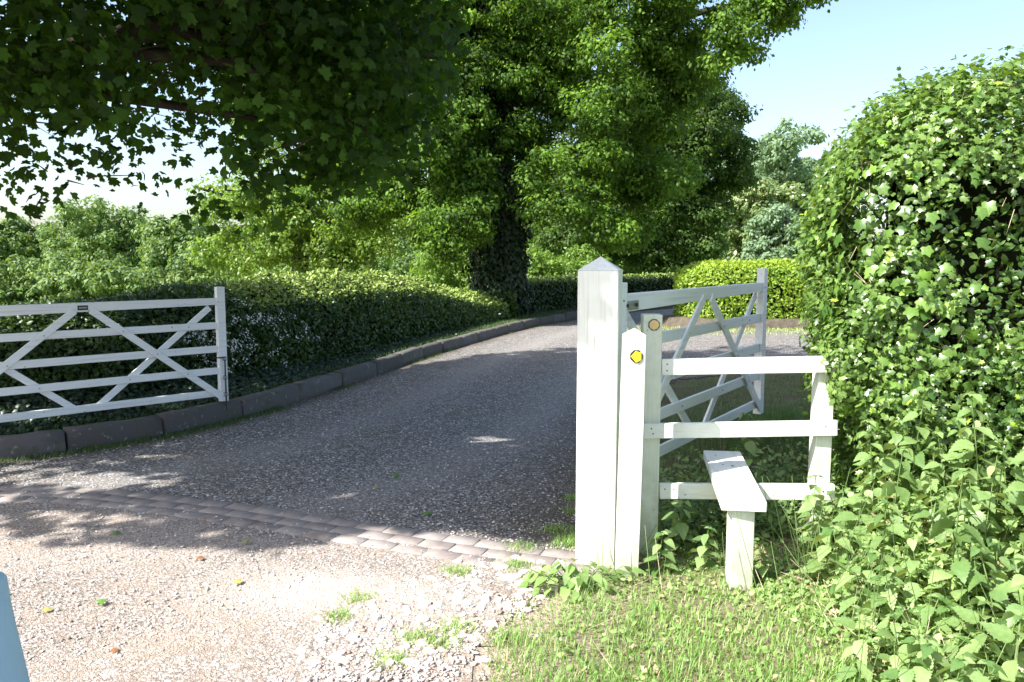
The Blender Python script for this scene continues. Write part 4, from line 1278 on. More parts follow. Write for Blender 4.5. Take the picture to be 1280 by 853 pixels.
# ------------------------------------------------------------------ clipped hedges
def hedge_run(name, label, path, hfun, depth, mat, seed, dens, size, group=None, side=1, near_size=None, tmpl=OVAL, round_top=0.25, slope=0.0):
    """a clipped hedge along path (front foot line); depth goes to the left of the path direction times side"""
    r = np.random.default_rng(seed)
    P = np.array([[p[0], p[1]] for p in path])
    seg = np.hypot(*(P[1:] - P[:-1]).T); L = np.concatenate([[0], np.cumsum(seg)])
    T = unit(np.gradient(P, L, axis=0)); Q = np.stack([-T[:, 1], T[:, 0]], 1) * side
    base = (float(P[len(P) // 2, 0]), float(P[len(P) // 2, 1]), 0)
    t = thing(name, label, 'hedge', base, 0, group)
    bb = np.array(base)
    hmax = max(hfun(s) for s in L)
    def surf(s, u, inset):
        """u 0..1 runs up the front, over the top and down the back"""
        x = np.interp(s, L, P[:, 0]); y = np.interp(s, L, P[:, 1]); qx = np.interp(s, L, Q[:, 0]); qy = np.interp(s, L, Q[:, 1])
        H = np.array([hfun(v) for v in s]) if np.ndim(s) else hfun(s)
        tot = 2 * H + depth
        w = u * tot
        rt = round_top
        off = np.where(w < H, 0.0, np.where(w < H + depth, w - H, depth))
        z = np.where(w < H, w, np.where(w < H + depth, H, tot - w))
        nq = np.where(w < H, -1.0, np.where(w < H + depth, 0.0, 1.0)); nzc = np.where((w >= H) & (w < H + depth), 1.0, 0.0)
        fs = min(.22, .16 * float(np.max(H))) * slope
        z = np.where(w < H, z * (1 - fs / H), np.where(w < H + depth, H - fs * (1 - off / depth) ** 1.4, z))
        nq = np.where((w >= H) & (w < H + depth), -.25 * slope, nq)
        # round the shoulders
        dq = np.minimum(off, depth - off)
        hh = np.maximum(np.where(w < H, H - fs - z, 0), 0)
        sh = np.clip(1 - (dq + hh) / rt, 0, 1)
        z = z - sh * rt * 0.30; off = np.where(off < depth / 2, off + sh * rt * .3, off - sh * rt * .3)
        nq = np.where(off < depth / 2, nq - sh * .7, nq + sh * .7); nzc = nzc + sh * .7
        bulge = 0.07 * nz(np.stack([x * 1.2, y * 1.2, z * 1.5 + off], 1), 1.6, seed) + 0.03 * nz(np.stack([x, y, z + off], 1), 6, seed + 1) - inset
        nx, ny = nq * qx, nq * qy
        ln_ = np.sqrt(nq ** 2 + nzc ** 2) + 1e-6
        nx, ny, nzc = nx / ln_, ny / ln_, nzc / ln_
        p = np.stack([x + qx * off + nx * bulge, y + qy * off + ny * bulge, z + nzc * bulge], 1)
        return p, np.stack([nx, ny, nzc], 1)
    # near-black core painting the shade inside the hedge
    ns = max(8, int(L[-1] / 0.35)); nu = 18
    ss = np.repeat(np.linspace(0.12, L[-1] - 0.12, ns), nu); uu = np.tile(np.linspace(0, 1, nu), ns)
    cp, _ = surf(ss, uu, 0.15)
    i = np.arange(nu - 1)[None] + np.arange(ns - 1)[:, None] * nu
    F = np.stack([i, i + nu, i + nu + 1, i + 1], -1).reshape(-1, 4)
    link('shade_core', np_mesh('shade_core', cp - bb, F), M['core'], t, True)
    area = L[-1] * (2 * hmax + depth)
    n = int(area * dens)
    # density follows distance: more, smaller leaves where the hedge is close
    s = r.random(n) * L[-1]
    y = np.interp(s, L, P[:, 1]); x = np.interp(s, L, P[:, 0])
    dist = np.hypot(x, y)
    dn = dist.min()
    k = r.random(n) < np.clip((dn / dist) ** 1.1, 0.12, 1)
    s = s[k]; dist = dist[k]
    n = len(s)
    u = r.random(n)
    layer = r.random(n) ** 1.5 * 0.14 - 0.02
    p, d = surf(s, u, layer)
    # end caps
    ne = int(depth * hmax * dens * 1.0)
    for e, sg in ((0, -1), (-1, 1)):
        q = Q[e]; tt = T[e] * sg
        a = r.random(ne) * depth; zc = r.random(ne) * (hfun(L[e]) - .05)
        rd = 0.12 * np.clip(1 - np.minimum(a, depth - a) / .3, 0, 1) ** 2
        pe = np.stack([P[e, 0] + q[0] * a + tt[0] * (.05 - rd + r.normal(size=ne) * .04), P[e, 1] + q[1] * a + tt[1] * (.05 - rd + r.normal(size=ne) * .04), zc], 1)
        p = np.concatenate([p, pe]); d = np.concatenate([d, np.tile([tt[0], tt[1], 0.1], (ne, 1))]); dist = np.concatenate([dist, np.full(ne, np.hypot(*P[e]))])
    n = len(p)
    nrm = unit(d + r.normal(size=(n, 3)) * 0.75 + UP * .15)
    fwd = unit(d * .4 + r.normal(size=(n, 3)) * .8 + UP * .1)
    sz = size * r.uniform(.6, 1.25, n) * np.clip(dist / dn, 1, 3) ** 0.55
    patch = 0.35 + 0.3 * nz(p, 2.0, seed + 3)
    tint = np.clip(patch + r.normal(size=n) * .28, 0, 1)
    tint = np.where((d[:, 2] > .62) & (p[:, 1] > 10.2) & (r.random(n) < .85), 2.0, tint)          # sunlight painted over pale new growth on the top; shaded near end left out
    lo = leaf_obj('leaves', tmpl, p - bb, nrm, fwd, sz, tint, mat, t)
    return t, surf, L


KP = smooth_path([(-13, 5.6, 0), (-8.2, 6.1, 0), (-5.9, 6.7, 0), (-4.8, 7.35, 0), (-4.0, 8.0, 0), (-3.5, 8.9, 0), (-3.15, 9.8, 0), (-2.75, 11.2, 0), (-2.25, 13.3, 0), (-1.5, 15.9, 0), (-0.55, 18.6, 0), (0.1, 20.0, 0)], 8)
hp = [(p.x, p.y) for p in KP]
def lh(s):
    # s along the path from the far left
    return float(np.interp(s, [0, 6, 9.5, 11, 13.5, 15.2, 17.5, 20.5, 24], [1.35, 1.25, 1.28, 1.38, 1.48, 1.52, 1.42, 1.05, 0.62]))
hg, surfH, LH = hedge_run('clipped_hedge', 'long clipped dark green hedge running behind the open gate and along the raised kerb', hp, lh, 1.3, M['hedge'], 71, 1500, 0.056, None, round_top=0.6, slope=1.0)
# white blossom in the near shoulder of the hedge
rb = np.random.default_rng(5)
cl = []
hbb = np.array(hg.location)
for (s0, u0, n_, sp) in ((10.9, 0.27, 26, .30), (11.7, 0.30, 20, .28), (11.2, 0.16, 10, .35), (12.4, 0.24, 10, .3), (11.9, 0.05, 12, .25), (10.6, 0.12, 7, .3)):
    s = s0 + rb.normal(size=n_) * sp; u = np.clip(u0 + rb.normal(size=n_) * .05, 0.01, .5)
    p, d = surfH(s, u, -0.03)
    for c, dd_ in zip(p, d):
        m_ = 14
        cl.append((c + rb.normal(size=(m_, 3)) * .028, np.tile(dd_, (m_, 1))))
pp = np.concatenate([c for c, _ in cl]); dd2 = np.concatenate([d for _, d in cl])
leaf_obj('white_blossom', DIAM, pp - hbb, unit(dd2 + rb.normal(size=pp.shape) * .6), unit(rb.normal(size=pp.shape)), rb.uniform(.018, .034, len(pp)), 0.5, M['petal'], hg)

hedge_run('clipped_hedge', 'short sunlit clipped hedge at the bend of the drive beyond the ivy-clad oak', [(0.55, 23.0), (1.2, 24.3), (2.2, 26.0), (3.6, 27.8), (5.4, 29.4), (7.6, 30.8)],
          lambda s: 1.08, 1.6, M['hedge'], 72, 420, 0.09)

# golden hedge beyond the turning area, on a low earth bank
GHP = [(4.25, 21.0), (4.35, 20.25), (4.7, 19.75), (5.4, 19.55), (8.0, 19.6), (11.0, 19.9), (15.0, 20.4)]
gpth = [(p.x, p.y) for p in smooth_path([(a, b, 0) for a, b in GHP], 6)]
hedge_run('golden_hedge', 'bright yellow green rounded hedge beyond the gravel, behind the open gate', gpth, lambda s: 1.62 * min(1, .93 + s * .02), 1.8, M['privet'], 73, 900, 0.085, round_top=0.5)
bkp = [(p.x, p.y) for p in smooth_path([(3.9, 20.9, 0), (4.0, 20.0, 0), (4.5, 19.4, 0), (5.3, 19.2, 0), (8, 19.25, 0), (11, 19.5, 0), (15, 20.0, 0)], 6)]
vv, ff = [], []
for i, (x_, y_) in enumerate(bkp):
    d_ = Vector((bkp[min(i + 1, len(bkp) - 1)][0] - bkp[max(i - 1, 0)][0], bkp[min(i + 1, len(bkp) - 1)][1] - bkp[max(i - 1, 0)][1], 0)).normalized()
    q_ = Vector((-d_.y, d_.x, 0))
    for o_, z_ in ((-0.05, -.02), (0.0, 0.10), (0.10, 0.20), (0.5, 0.22), (2.6, 0.1)):
        vv.append((x_ + q_.x * o_, y_ + q_.y * o_, z_ + random.uniform(-.012, .012)))
for i in range(len(bkp) - 1):
    for j in range(4):
        a = i * 5 + j; ff.append([a, a + 5, a + 6, a + 1])
link('hedge_bank', np_mesh('hedge_bank', vv, ff), simple_mat('bank_earth', (0.10, 0.085, 0.065), 0.95, 0.1, vary=0.35, scale=6, bump=1), smooth=True)['kind'] = 'structure'


# ------------------------------------------------------------------ tall ivy and hawthorn hedge on the right
def tall_hedge():
    r = np.random.default_rng(81)
    t = thing('overgrown_hedge', 'tall overgrown hedge of ivy and hawthorn beside the stile', 'hedge', (2.9, 4.9, 0))
    bb = np.array([2.9, 4.9, 0.0])
    # footprint: a rounded box from its end face (at the stile) towards the right, turned by HD
    ang = math.radians(-20)
    ex = np.array([math.cos(ang), math.sin(ang), 0]); ey = np.array([-ex[1], ex[0], 0])
    o0 = np.array([1.76, 4.20, 0.0])                       # front-left foot corner
    LEN, DEP = 4.6, 1.7
    rc = 0.38                                              # plan rounding
    def top(a): return np.interp(a, [0, .15, .4, .8, 1.3, 1.9, 2.6, 4.6], [2.30, 2.42, 2.50, 2.56, 2.63, 2.74, 2.86, 3.0])
    def surface(n, inset=0.0, frac_top=0.24):
        # perimeter param: end face (back->front), rounded corner, front face; plus back face and top
        kind = r.random(n)
        a = np.zeros(n); b = np.zeros(n); z = np.zeros(n); na = np.zeros(n); nb = np.zeros(n); nzv = np.zeros(n)
        top_m = kind < frac_top
        m = ~top_m
        per = LEN + DEP * 1.0
        s = r.random(n) * (LEN + DEP)
        end = m & (s < DEP)
        frt = m & (s >= DEP)
        back = frt & (r.random(n) < 0.18)
        a[frt] = (s - DEP)[frt]; b[frt] = 0; nb[frt] = -1
        b[back] = DEP; nb[back] = 1
        b[end] = s[end]; a[end] = 0; na[end] = -1
        # round the vertical corner at a=0,b=0 (and a=0,b=DEP)
        cu = np.clip(1 - (a + np.minimum(b, DEP - b)) / rc, 0, 1)
        k = m
        a = np.where(k, a + cu * rc * .30, a); sgn = np.where(b < DEP / 2, 1, -1)
        b = np.where(k, b + sgn * cu * rc * .30, b)
        na = np.where(k, na - cu * .8, na); nb = np.where(k, nb - sgn * cu * .8, nb)
        z = np.where(k, r.random(n) * 1.0, 0)
        a = np.where(top_m, r.random(n) * LEN, a); b = np.where(top_m, r.random(n) * DEP, b)
        H = top(np.clip(a, 0, LEN))
        z = np.where(k, z * H, H); nzv = np.where(top_m, 1.0, 0)
        edge = np.minimum(np.minimum(b, DEP - b), np.where(True, a, 0))
        sh = np.clip(1 - (np.maximum(edge, 0) + (H - z)) / 0.55, 0, 1)
        z = z - sh * .06
        pull = sh * .05
        a = np.where(a < b, a + pull, a); b = np.where(b < DEP / 2, b + pull, b - pull)
        nzv = nzv + sh * .7; nb = nb - sh * .4 * (b < DEP / 2); na = na - sh * .3 * (a < .6)
        na, nb, nzv = unit(np.stack([na, nb, nzv], 1)).T
        P = o0 + ex * a[:, None] + ey * b[:, None]; P[:, 2] = z
        D = ex * na[:, None] + ey * nb[:, None]; D[:, 2] = nzv
        # the foot recedes a little, the mid-left bulges out; hollows and lumps over the face
        bul = 0.10 * nz(P * 1.0, 2.2, 5) + 0.07 * nz(P, 5.0, 6) + np.interp(P[:, 2], [0, .5, 1.2, 1.9, 2.6], [-.16, -.12, .05, .12, .02])
        P = P + D * (bul - inset)[:, None]
        return P, D, bul
    # lumpy near-black core well under the leaves, painted as inner shade
    nu, nv = 40, 14
    ring = []
    per = [(0.3 + (LEN - 0.6) * k / 14, 0.30) for k in range(15)] + [(LEN - .3, DEP - .3)] + [(0.3 + (LEN - .6) * (14 - k) / 14, DEP - 0.30) for k in range(15)] + [(.28, DEP - .5), (.24, DEP / 2), (.24, .5)]
    V, F = [], []
    for j in range(nv):
        f = j / (nv - 1)
        for (a, b) in per:
            hh = float(top(a)) - 0.24
            kk = 1.0 if f < .93 else .72
            cb = DEP / 2 + (b - DEP / 2) * kk
            p = o0 + ex * a + ey * cb
            p = np.array([p[0], p[1], f * hh])
            V.append(p)
    V = np.array(V); m_ = len(per)
    V = V + (0.05 * nz(V, 4, 2))[:, None] * np.array([ -.5, -1, 0])
    for j in range(nv - 1):
        for k in range(m_):
            F.append([j * m_ + k, j * m_ + (k + 1) % m_, (j + 1) * m_ + (k + 1) % m_, (j + 1) * m_ + k])
    for k in range(14):
        F.append([(nv - 1) * m_ + k, (nv - 1) * m_ + k + 1, (nv - 1) * m_ + 29 - k - 1 + 1 - 1 + 1 - 0 if False else (nv - 1) * m_ + 30 - 1 - k, (nv - 1) * m_ + 30 - k])
    link('shade_core', np_mesh('shade_core', V - bb, F), M['core'], t, True)
    # hawthorn sprays: clumps of small lobed leaves on short twigs
    Pc, Dc, bul = surface(12500, 0.0)
    # gaps between the sprays
    g = nz(Pc, 3.2, 44)
    keep = g > -0.46
    Pc, Dc = Pc[keep], Dc[keep]
    per_c = 11
    idx = np.repeat(np.arange(len(Pc)), per_c)
    off = r.normal(size=(len(idx), 3)) * .045 + Dc[idx] * r.uniform(-.06, .05, (len(idx), 1))
    pos = Pc[idx] + off
    nrm = unit(Dc[idx] * .9 + UP * .45 + r.normal(size=(len(idx), 3)) * .55)
    fwd = unit(r.normal(size=(len(idx), 3)) + Dc[idx] * .5)
    ct = np.clip(.40 + .45 * nz(Pc, 2.0, 51) + r.normal(size=len(Pc)) * .22, 0, 1)
    tint = np.clip(ct[idx] + r.normal(size=len(idx)) * .2, 0, 1)
    tint = np.where(r.random(len(idx)) < .02, 2.0, tint)
    leaf_obj('hawthorn_leaves', HAW, pos - bb, nrm, fwd, r.uniform(.022, .056, len(idx)), tint, M['haw'], t)
    # the hedge has grown round the stile's end post
    nb = 900
    d = unit(r.normal(size=(nb, 3)))
    q = np.array([1.79, 4.235, 1.12]) + d * np.array([.125, .10, .30]) * r.uniform(.6, 1.05, (nb, 1))
    leaf_obj('leafy_shoots', HAW, q - bb, unit(d + UP * .4 + r.normal(size=(nb, 3)) * .4), unit(r.normal(size=(nb, 3)) - UP * .3), r.uniform(.028, .06, nb), np.clip(r.normal(size=nb) * .25 + .6, 0, 1), M['haw'], t)['kind'] = 'stuff'
    # inner shade leaves
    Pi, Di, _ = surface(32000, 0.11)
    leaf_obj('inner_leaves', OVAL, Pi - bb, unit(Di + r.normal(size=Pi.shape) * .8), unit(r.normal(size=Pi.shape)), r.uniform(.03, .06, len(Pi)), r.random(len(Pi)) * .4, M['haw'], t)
    # ivy: thickest round the end by the stile, patches elsewhere
    Pv, Dv, _ = surface(9500, -0.035)
    rel = Pv - o0
    a = rel @ ex
    zc = Pv[:, 2]
    w = .75 * np.clip(1.15 - np.abs(a - .15) * 1.9, 0, 1) * np.interp(zc, [0, .5, .9, 1.5, 1.9, 2.4], [.25, .4, 1, 1, .6, .3]) + .10 * (nz(Pv, 1.6, 60) > .4) + np.interp(zc, [2.2, 2.6], [0, .2])
    k = r.random(len(Pv)) < w
    Pv, Dv = Pv[k], Dv[k]
    nrm = unit(Dv * 1.2 + UP * .35 + r.normal(size=Pv.shape) * .38)
    fwd = unit(-UP * .8 + r.normal(size=Pv.shape) * .6)
    tint = np.clip(.4 + .35 * r.normal(size=len(Pv)), 0, 1)
    tint = np.where(r.random(len(Pv)) < .05, 2.0, tint)
    leaf_obj('ivy_leaves', IVY, Pv - bb, nrm, fwd, r.uniform(.045, .092, len(Pv)), tint, M['ivy'], t)
    # twigs poking through and up
    Pt, Dt, _ = surface(900, 0.04)
    V, F = twigs_mesh(Pt - bb, Pt - bb + unit(Dt * .8 + r.normal(size=Pt.shape) * .7) * r.uniform(.05, .16, (len(Pt), 1)), .003, .0012)
    link('twigs', np_mesh('twigs', V, F), M['deadstem'], t)['kind'] = 'stuff'
    # loose shoots standing above the top
    P0, P1, LP = [], [], []
    for k in range(70):
        a_ = r.uniform(0.05, 2.9) if k < 40 else r.uniform(1.5, 2.6); b_ = r.uniform(.15, 1.3)
        base = o0 + ex * a_ + ey * b_; base = np.array([base[0], base[1], float(top(a_)) - .12])
        d = unit(np.array([r.normal() * .35, r.normal() * .3, 1.0])); ln = r.uniform(.12, .26) * (1.5 if k >= 40 else 1)
        P0.append(base); P1.append(base + d * ln)
        for q in range(9): LP.append(base + d * ln * r.uniform(.35, 1) + r.normal(size=3) * .018)
    V, F = twigs_mesh(np.array(P0) - bb, np.array(P1) - bb, .003, .0015)
    sh = link('shoots', np_mesh('shoots', V, F), M['twig'], t); sh['kind'] = 'stuff'
    LP = np.array(LP)
    leaf_obj('shoot_leaves', HAW, LP - bb, unit(r.normal(size=LP.shape) + UP), unit(r.normal(size=LP.shape)), r.uniform(.025, .045, len(LP)), r.random(len(LP)) * .6, M['haw'], sh)
tall_hedge()


# ------------------------------------------------------------------ nettles, weeds and grass
def in_weeds(x, y):
    """0..1 how rank the growth is at the foot of the tall hedge"""
    d = (x - 1.72) * math.sin(math.radians(20)) + (y - 4.20) * math.cos(math.radians(20))   # 0 at the hedge face, negative towards the camera
    e = np.clip((x - (1.22 + (y - 3.0) * .26)) / .45, 0, 1)
    return e * np.clip(1.25 + d / 1.7, 0, 1) * (d < 0.15)


nettle_mesh_cache = []
def nettle_plant(h, seed):
    r = np.random.default_rng(seed)
    n = int(5 + h * 9)
    lean = np.array([r.normal() * .12, -abs(r.normal()) * .12, 1.0])
    pts = []
    for k in range(n + 1):
        f = k / n
        pts.append(np.array([lean[0] * f * f * h, lean[1] * f * f * h, h * f]))
    pts = np.array(pts)
    V, F = twigs_mesh(pts[:-1], pts[1:], .0035, .003)
    stem = np_mesh('stem', V, F)
    pos, nrm, fwd, sz = [], [], [], []
    for k in range(1, n + 1):
        f = k / n
        a0 = (k % 2) * math.pi / 2 + r.normal() * .25
        s0 = (0.105 if f < .75 else 0.105 * (1.25 - f) * 2) * r.uniform(.8, 1.15)
        for q in (0, math.pi):
            a = a0 + q
            d = np.array([math.cos(a), math.sin(a), 0])
            st_ = pts[k] + d * .018
            pos.append(st_); fwd.append(d + np.array([0, 0, r.uniform(-.75, -.05)])); nrm.append(np.array([0, 0, 1.]) + d * .35 + r.normal(size=3) * .32); sz.append(s0)
    for q in range(5):
        a = q * 1.3
        pos.append(pts[-1]); fwd.append(np.array([math.cos(a), math.sin(a), .5])); nrm.append(np.array([0, 0, 1.]) + r.normal(size=3) * .3); sz.append(.035)
    leaves = leaf_mesh('leaves', NETTLE, np.array(pos), np.array(nrm), np.array(fwd), np.array(sz), np.clip(r.normal(size=len(pos)) * .3 + .5, 0, 1))
    return stem, leaves


stem_m = simple_mat('green_stem', (0.14, 0.22, 0.07), 0.7, 0.3)
protos = [nettle_plant(h, 900 + i) for i, h in enumerate((.35, .45, .55, .70, .90, .5, .28))]
for s_, l_ in protos: s_.materials.append(stem_m); l_.materials.append(M['nettle'])
spots = []
rn = np.random.default_rng(17)
tries = 0
while len(spots) < 230 and tries < 6000:
    tries += 1
    x_ = rn.uniform(1.25, 3.4); y_ = rn.uniform(2.6, 4.4)
    w_ = float(in_weeds(np.array([x_]), np.array([y_]))[0])
    if rn.random() > w_ or w_ < .12: continue
    if min([math.hypot(x_ - a, y_ - b) for a, b, _ in spots] + [9]) < .065: continue
    spots.append((x_, y_, w_))
NL = 'leafy green nettle standing among the weeds at the foot of the tall ivy hedge'
for i, (x_, y_, w_) in enumerate(spots):
    s_, l_ = protos[int(rn.choice([1, 2, 3, 4, 4, 5]))] if w_ > .8 and x_ > 2.0 else (protos[int(rn.choice([0, 1, 2, 5, 3]))] if w_ > .5 and x_ > 1.75 else protos[int(rn.choice([0, 6, 6]))])
    root = thing('nettle', NL, 'nettle', (x_, y_, float(hz(x_, y_)) - .01), rn.uniform(0, 6.28), 'nettles at the foot of the tall hedge')
    k_ = rn.uniform(.75, 1.2); root.scale = (k_, k_, k_)
    for nm, me in (('stem', s_), ('leaves', l_)):
        o_ = bpy.data.objects.new(nm, me); C.objects.link(o_); o_.parent = root
# nettles round the stile's foot
SG = 'young nettles round the stile'
for (x_, y_, i, k_, lab) in ((1.60, 4.13, 2, .85, 'big-leaved nettle growing in front of the right-hand end of the lowest stile rail'), (0.93, 4.32, 0, .95, 'young nettle beside the left upright of the stile'),
                             (1.86, 3.98, 4, .85, 'tall nettle leaning against the ivy-covered stile upright'), (0.78, 4.10, 6, .85, 'small nettle at the foot of the post with the yellow arrow'),
                             (1.02, 4.15, 6, .8, 'small nettle left of the step post'), (1.52, 5.0, 3, .9, 'shaded nettle behind the plank step of the stile'), (1.30, 3.95, 6, .7, 'small nettle right of the step post')):
    root = thing('nettle', lab, 'nettle', (x_, y_, float(hz(x_, y_)) - .01), x_ * 7, SG)
    root.scale = (k_, k_, k_)
    for nm, me in zip(('stem', 'leaves'), protos[i]):
        o_ = bpy.data.objects.new(nm, me); C.objects.link(o_); o_.parent = root

# broad-leaved plant at the foot of the gate post
r = np.random.default_rng(23)
bl = thing('broad_leaved_weed', 'low weed with broad round leaves at the foot of the big gate post', 'plant', (0.33, 3.93, 0))
pos, nrm, fwd, sz = [], [], [], []
P0, P1 = [], []
for k in range(60):
    a = r.uniform(0, 6.28); rad = r.uniform(.03, .24) ; z = r.uniform(.03, .10) * (1.3 - rad * 2)
    q = np.array([math.cos(a) * rad * 1.2, math.sin(a) * rad * .7, z])
    pos.append(q); fwd.append([math.cos(a), math.sin(a), -.25]); nrm.append([math.cos(a) * .3, math.sin(a) * .3 - .1, 1]); sz.append(r.uniform(.05, .095))
    P0.append([q[0] * .3, q[1] * .3, 0]); P1.append(q)
RL = polar_leaf(.42, [(0, .60), (18, .52), (40, .50), (65, .46), (95, .45), (130, .44), (160, .42), (180, .28)], .12)
leaf_obj('leaves', NETTLE, np.array(pos), np.array(nrm) + r.normal(size=(60, 3)) * .28, np.array(fwd), np.array(sz), r.random(60) * .7, M['weed'], bl)
V, F = twigs_mesh(P0, P1, .003, .002)
link('stalks', np_mesh('stalks', V, F), stem_m, bl)


def blades(n, sampler, hgt, wid, seed, mat, name, accent=.06, lean=.5, zf=None, curve=.5, tintf=None):
    r = np.random.default_rng(seed)
    x, y, hs = sampler(r, n)
    n = len(x)
    z = (hz(x, y) if zf is None else zf(x, y)) - .005
    a = r.uniform(0, 6.28, n)
    d = np.stack([np.cos(a), np.sin(a), np.zeros(n)], 1)
    w = np.stack([-np.sin(a), np.cos(a), np.zeros(n)], 1)
    H = hgt * hs * r.uniform(.5, 1.25, n); W = wid * r.uniform(.7, 1.3, n)
    ln = H * lean * r.uniform(.2, 1.2, n)
    B = np.stack([x, y, z], 1)
    V = np.zeros((n, 5, 3))
    V[:, 0] = B - w * W[:, None] / 2; V[:, 1] = B + w * W[:, None] / 2
    mid = B + d * (ln * .3)[:, None]; mid[:, 2] += H * .58
    V[:, 2] = mid - w * W[:, None] * .38; V[:, 3] = mid + w * W[:, None] * .38
    tip = B + d * ln[:, None]; tip[:, 2] += H
    V[:, 4] = tip
    base = (np.arange(n) * 5)[:, None, None]
    F = (np.array([[0, 1, 3], [0, 3, 2], [2, 3, 4]])[None] + base).reshape(-1, 3)
    t = np.clip(.5 + .3 * nz(B, 2.5, seed) + r.normal(size=n) * .22, 0, 1)
    t = np.where(r.random(n) < accent, 2.0, t)
    return np_mesh(name, V.reshape(-1, 3), F, np.repeat(t, 5))


def front_grass(r, n):
    x = r.uniform(-.1, 3.6, n); y = r.uniform(2.4, 4.75, n)
    p = np.stack([x, y, 0 * x], 1)
    e = x - np.interp(y, RY, RX) + .10 + .2 * nz(p, 5, 77)
    bare = .5 + .5 * nz(p, 3.5, 78)
    d = (x - 1.72) * math.sin(math.radians(20)) + (y - 4.20) * math.cos(math.radians(20))
    k = (e > 0) & (r.random(n) < np.clip(e / .35, .08, 1)) & (r.random(n) < .35 + .65 * bare) & (d < .1)
    hs = (.65 + .5 * bare) * np.interp(y, [3.6, 4.1], [1, .6]) + .9 * in_weeds(x, y)
    return x[k], y[k], hs[k]


def back_grass(r, n):
    x = r.uniform(.55, 7, n); y = r.uniform(4.35, 12.3, n)
    p = np.stack([x, y, 0 * x], 1)
    e = -right_dist(x, y) + .1 * nz(p, 5, 79)
    k = (e > 0) & (r.random(n) < np.clip(e / .4, .2, 1)) & (r.random(n) < np.clip(6.0 / y, .2, 1)) & ((x < 4.2) | (r.random(n) < .4))
    tall = np.exp(-((x - 2.3) / .9) ** 2 - ((y - 6.6) / 1.1) ** 2)
    hs = (.55 + 2.3 * tall) * np.interp(y, [4.3, 5.2], [.6, 1])
    return x[k], y[k], hs[k]


g1 = link('grass', blades(78000, front_grass, .052, .0042, 301, None, 'grass', accent=.07, lean=.9), M['grass'])
tag(g1, 'sunlit patchy grass in front of the stile', 'grass', kind='stuff')
g2 = link('verge_grass', blades(60000, back_grass, .085, .0045, 302, None, 'verge_grass', accent=.05, lean=.8), M['shaded_grass'])
tag(g2, 'shaded grass behind the stile and under the open gate', 'grass', kind='stuff')

def kerb_grass(r, n):
    # tufts at the foot of the kerb and along the ledge behind it
    i = r.integers(10, len(KX) - 30, n); f = r.random(n)
    x = KX[i] + (KX[i + 1] - KX[i]) * f; y = KY[i] + (KY[i + 1] - KY[i]) * f
    dx = KX[i + 1] - KX[i]; dy = KY[i + 1] - KY[i]; l = np.hypot(dx, dy); qx, qy = -dy / l, dx / l
    p = np.stack([x, y, 0 * x], 1)
    foot = r.random(n) < .3
    o = np.where(foot, -np.abs(r.normal(size=n)) * .09, r.uniform(.17, .75, n))
    k = ~foot | (nz(p, 1.4, 90) > .05) | (x < -3.9)
    x2 = x + qx * o; y2 = y + qy * o
    return x2[k], y2[k], (np.where(foot, .8, 1.0))[k]
g3 = link('kerb_grass', blades(36000, kerb_grass, .055, .0045, 303, None, 'kerb_grass', accent=.1, lean=1.0, zf=lambda x, y: np.where(kerb_dist(x, y) > 0, 0.0, .172)), M['shaded_grass'])
tag(g3, 'short grass and moss along the kerb', 'grass', kind='stuff')

def tuft_grass(r, n):
    c = [(-0.28, 4.08), (0.02, 4.18), (-0.8, 3.55), (-0.42, 3.35), (-0.3, 3.3), (-0.05, 3.35), (-0.75, 3.75), (.28, 4.75), (.42, 5.1), (.55, 5.7), (-.25, 3.45), (0.05, 4.45), (-.5, 3.15), (0.3, 4.5), (.35, 4.6), (.45, 5.4), (.6, 6.2)]
    i = r.integers(0, len(c), n); c = np.array(c)
    x = c[i, 0] + r.normal(size=n) * .045; y = c[i, 1] + r.normal(size=n) * .04
    return x, y, np.full(n, .6)
g4 = link('track_tufts', blades(4200, tuft_grass, .065, .004, 304, None, 'track_tufts', accent=.08, lean=1.1), M['grass'])
tag(g4, 'little tufts of grass growing through the gravel', 'grass', kind='stuff')

def lawn_grass(r, n):
    x = r.uniform(2.2, 9, n); y = r.uniform(17.4, 19.5, n)
    k = r.random(n) < np.clip((y - 17.3) / 1.2, 0, 1)
    return x[k], y[k], np.full(k.sum(), .7)
g5 = link('far_verge_grass', blades(9000, lawn_grass, .07, .012, 305, None, 'far_verge_grass', accent=.4, lean=1.0), M['grass'])
tag(g5, 'dry sunlit grass edge below the golden hedge', 'grass', kind='stuff')

# ground weeds: small leaves low in the grass, dense under the hedge, plus dark ivy under the left hedge
r = np.random.default_rng(401)
n = 90000
x = r.uniform(.2, 3.6, n); y = r.uniform(2.5, 4.9, n)
w = in_weeds(x, y); e = x - np.interp(y, RY, RX)
p3 = np.stack([x, y, 0 * x], 1)
k = r.random(n) < np.where(e > .15, .06 + .85 * w ** 1.3 + .25 * (nz(p3, 4, 401) > .45), 0) * ((x - 1.72) * .342 + (y - 4.20) * .94 < .12)
x, y, w = x[k], y[k], w[k]
n = len(x)
z = hz(x, y) + r.random(n) * (.03 + .34 * w ** 1.3)
pos = np.stack([x, y, z], 1)
tint = np.where(r.random(n) < .10, 2.0, np.clip(r.normal(size=n) * .3 + .5, 0, 1))
und = leaf_obj('undergrowth', OVAL, pos, unit(UP + r.normal(size=(n, 3)) * .5 + np.array([-.1, -.25, 0])), unit(r.normal(size=(n, 3))), r.uniform(.016, .042, n) * (1 + .5 * w), tint, M['weed'])
tag(und, 'tangle of small weeds and creeping leaves under the tall hedge', 'undergrowth', kind='stuff')
i = r.integers(0, len(pos), 7000)
i = i[r.random(7000) < np.clip(in_weeds(pos[i, 0], pos[i, 1]), .05, 1)]
n = len(i)
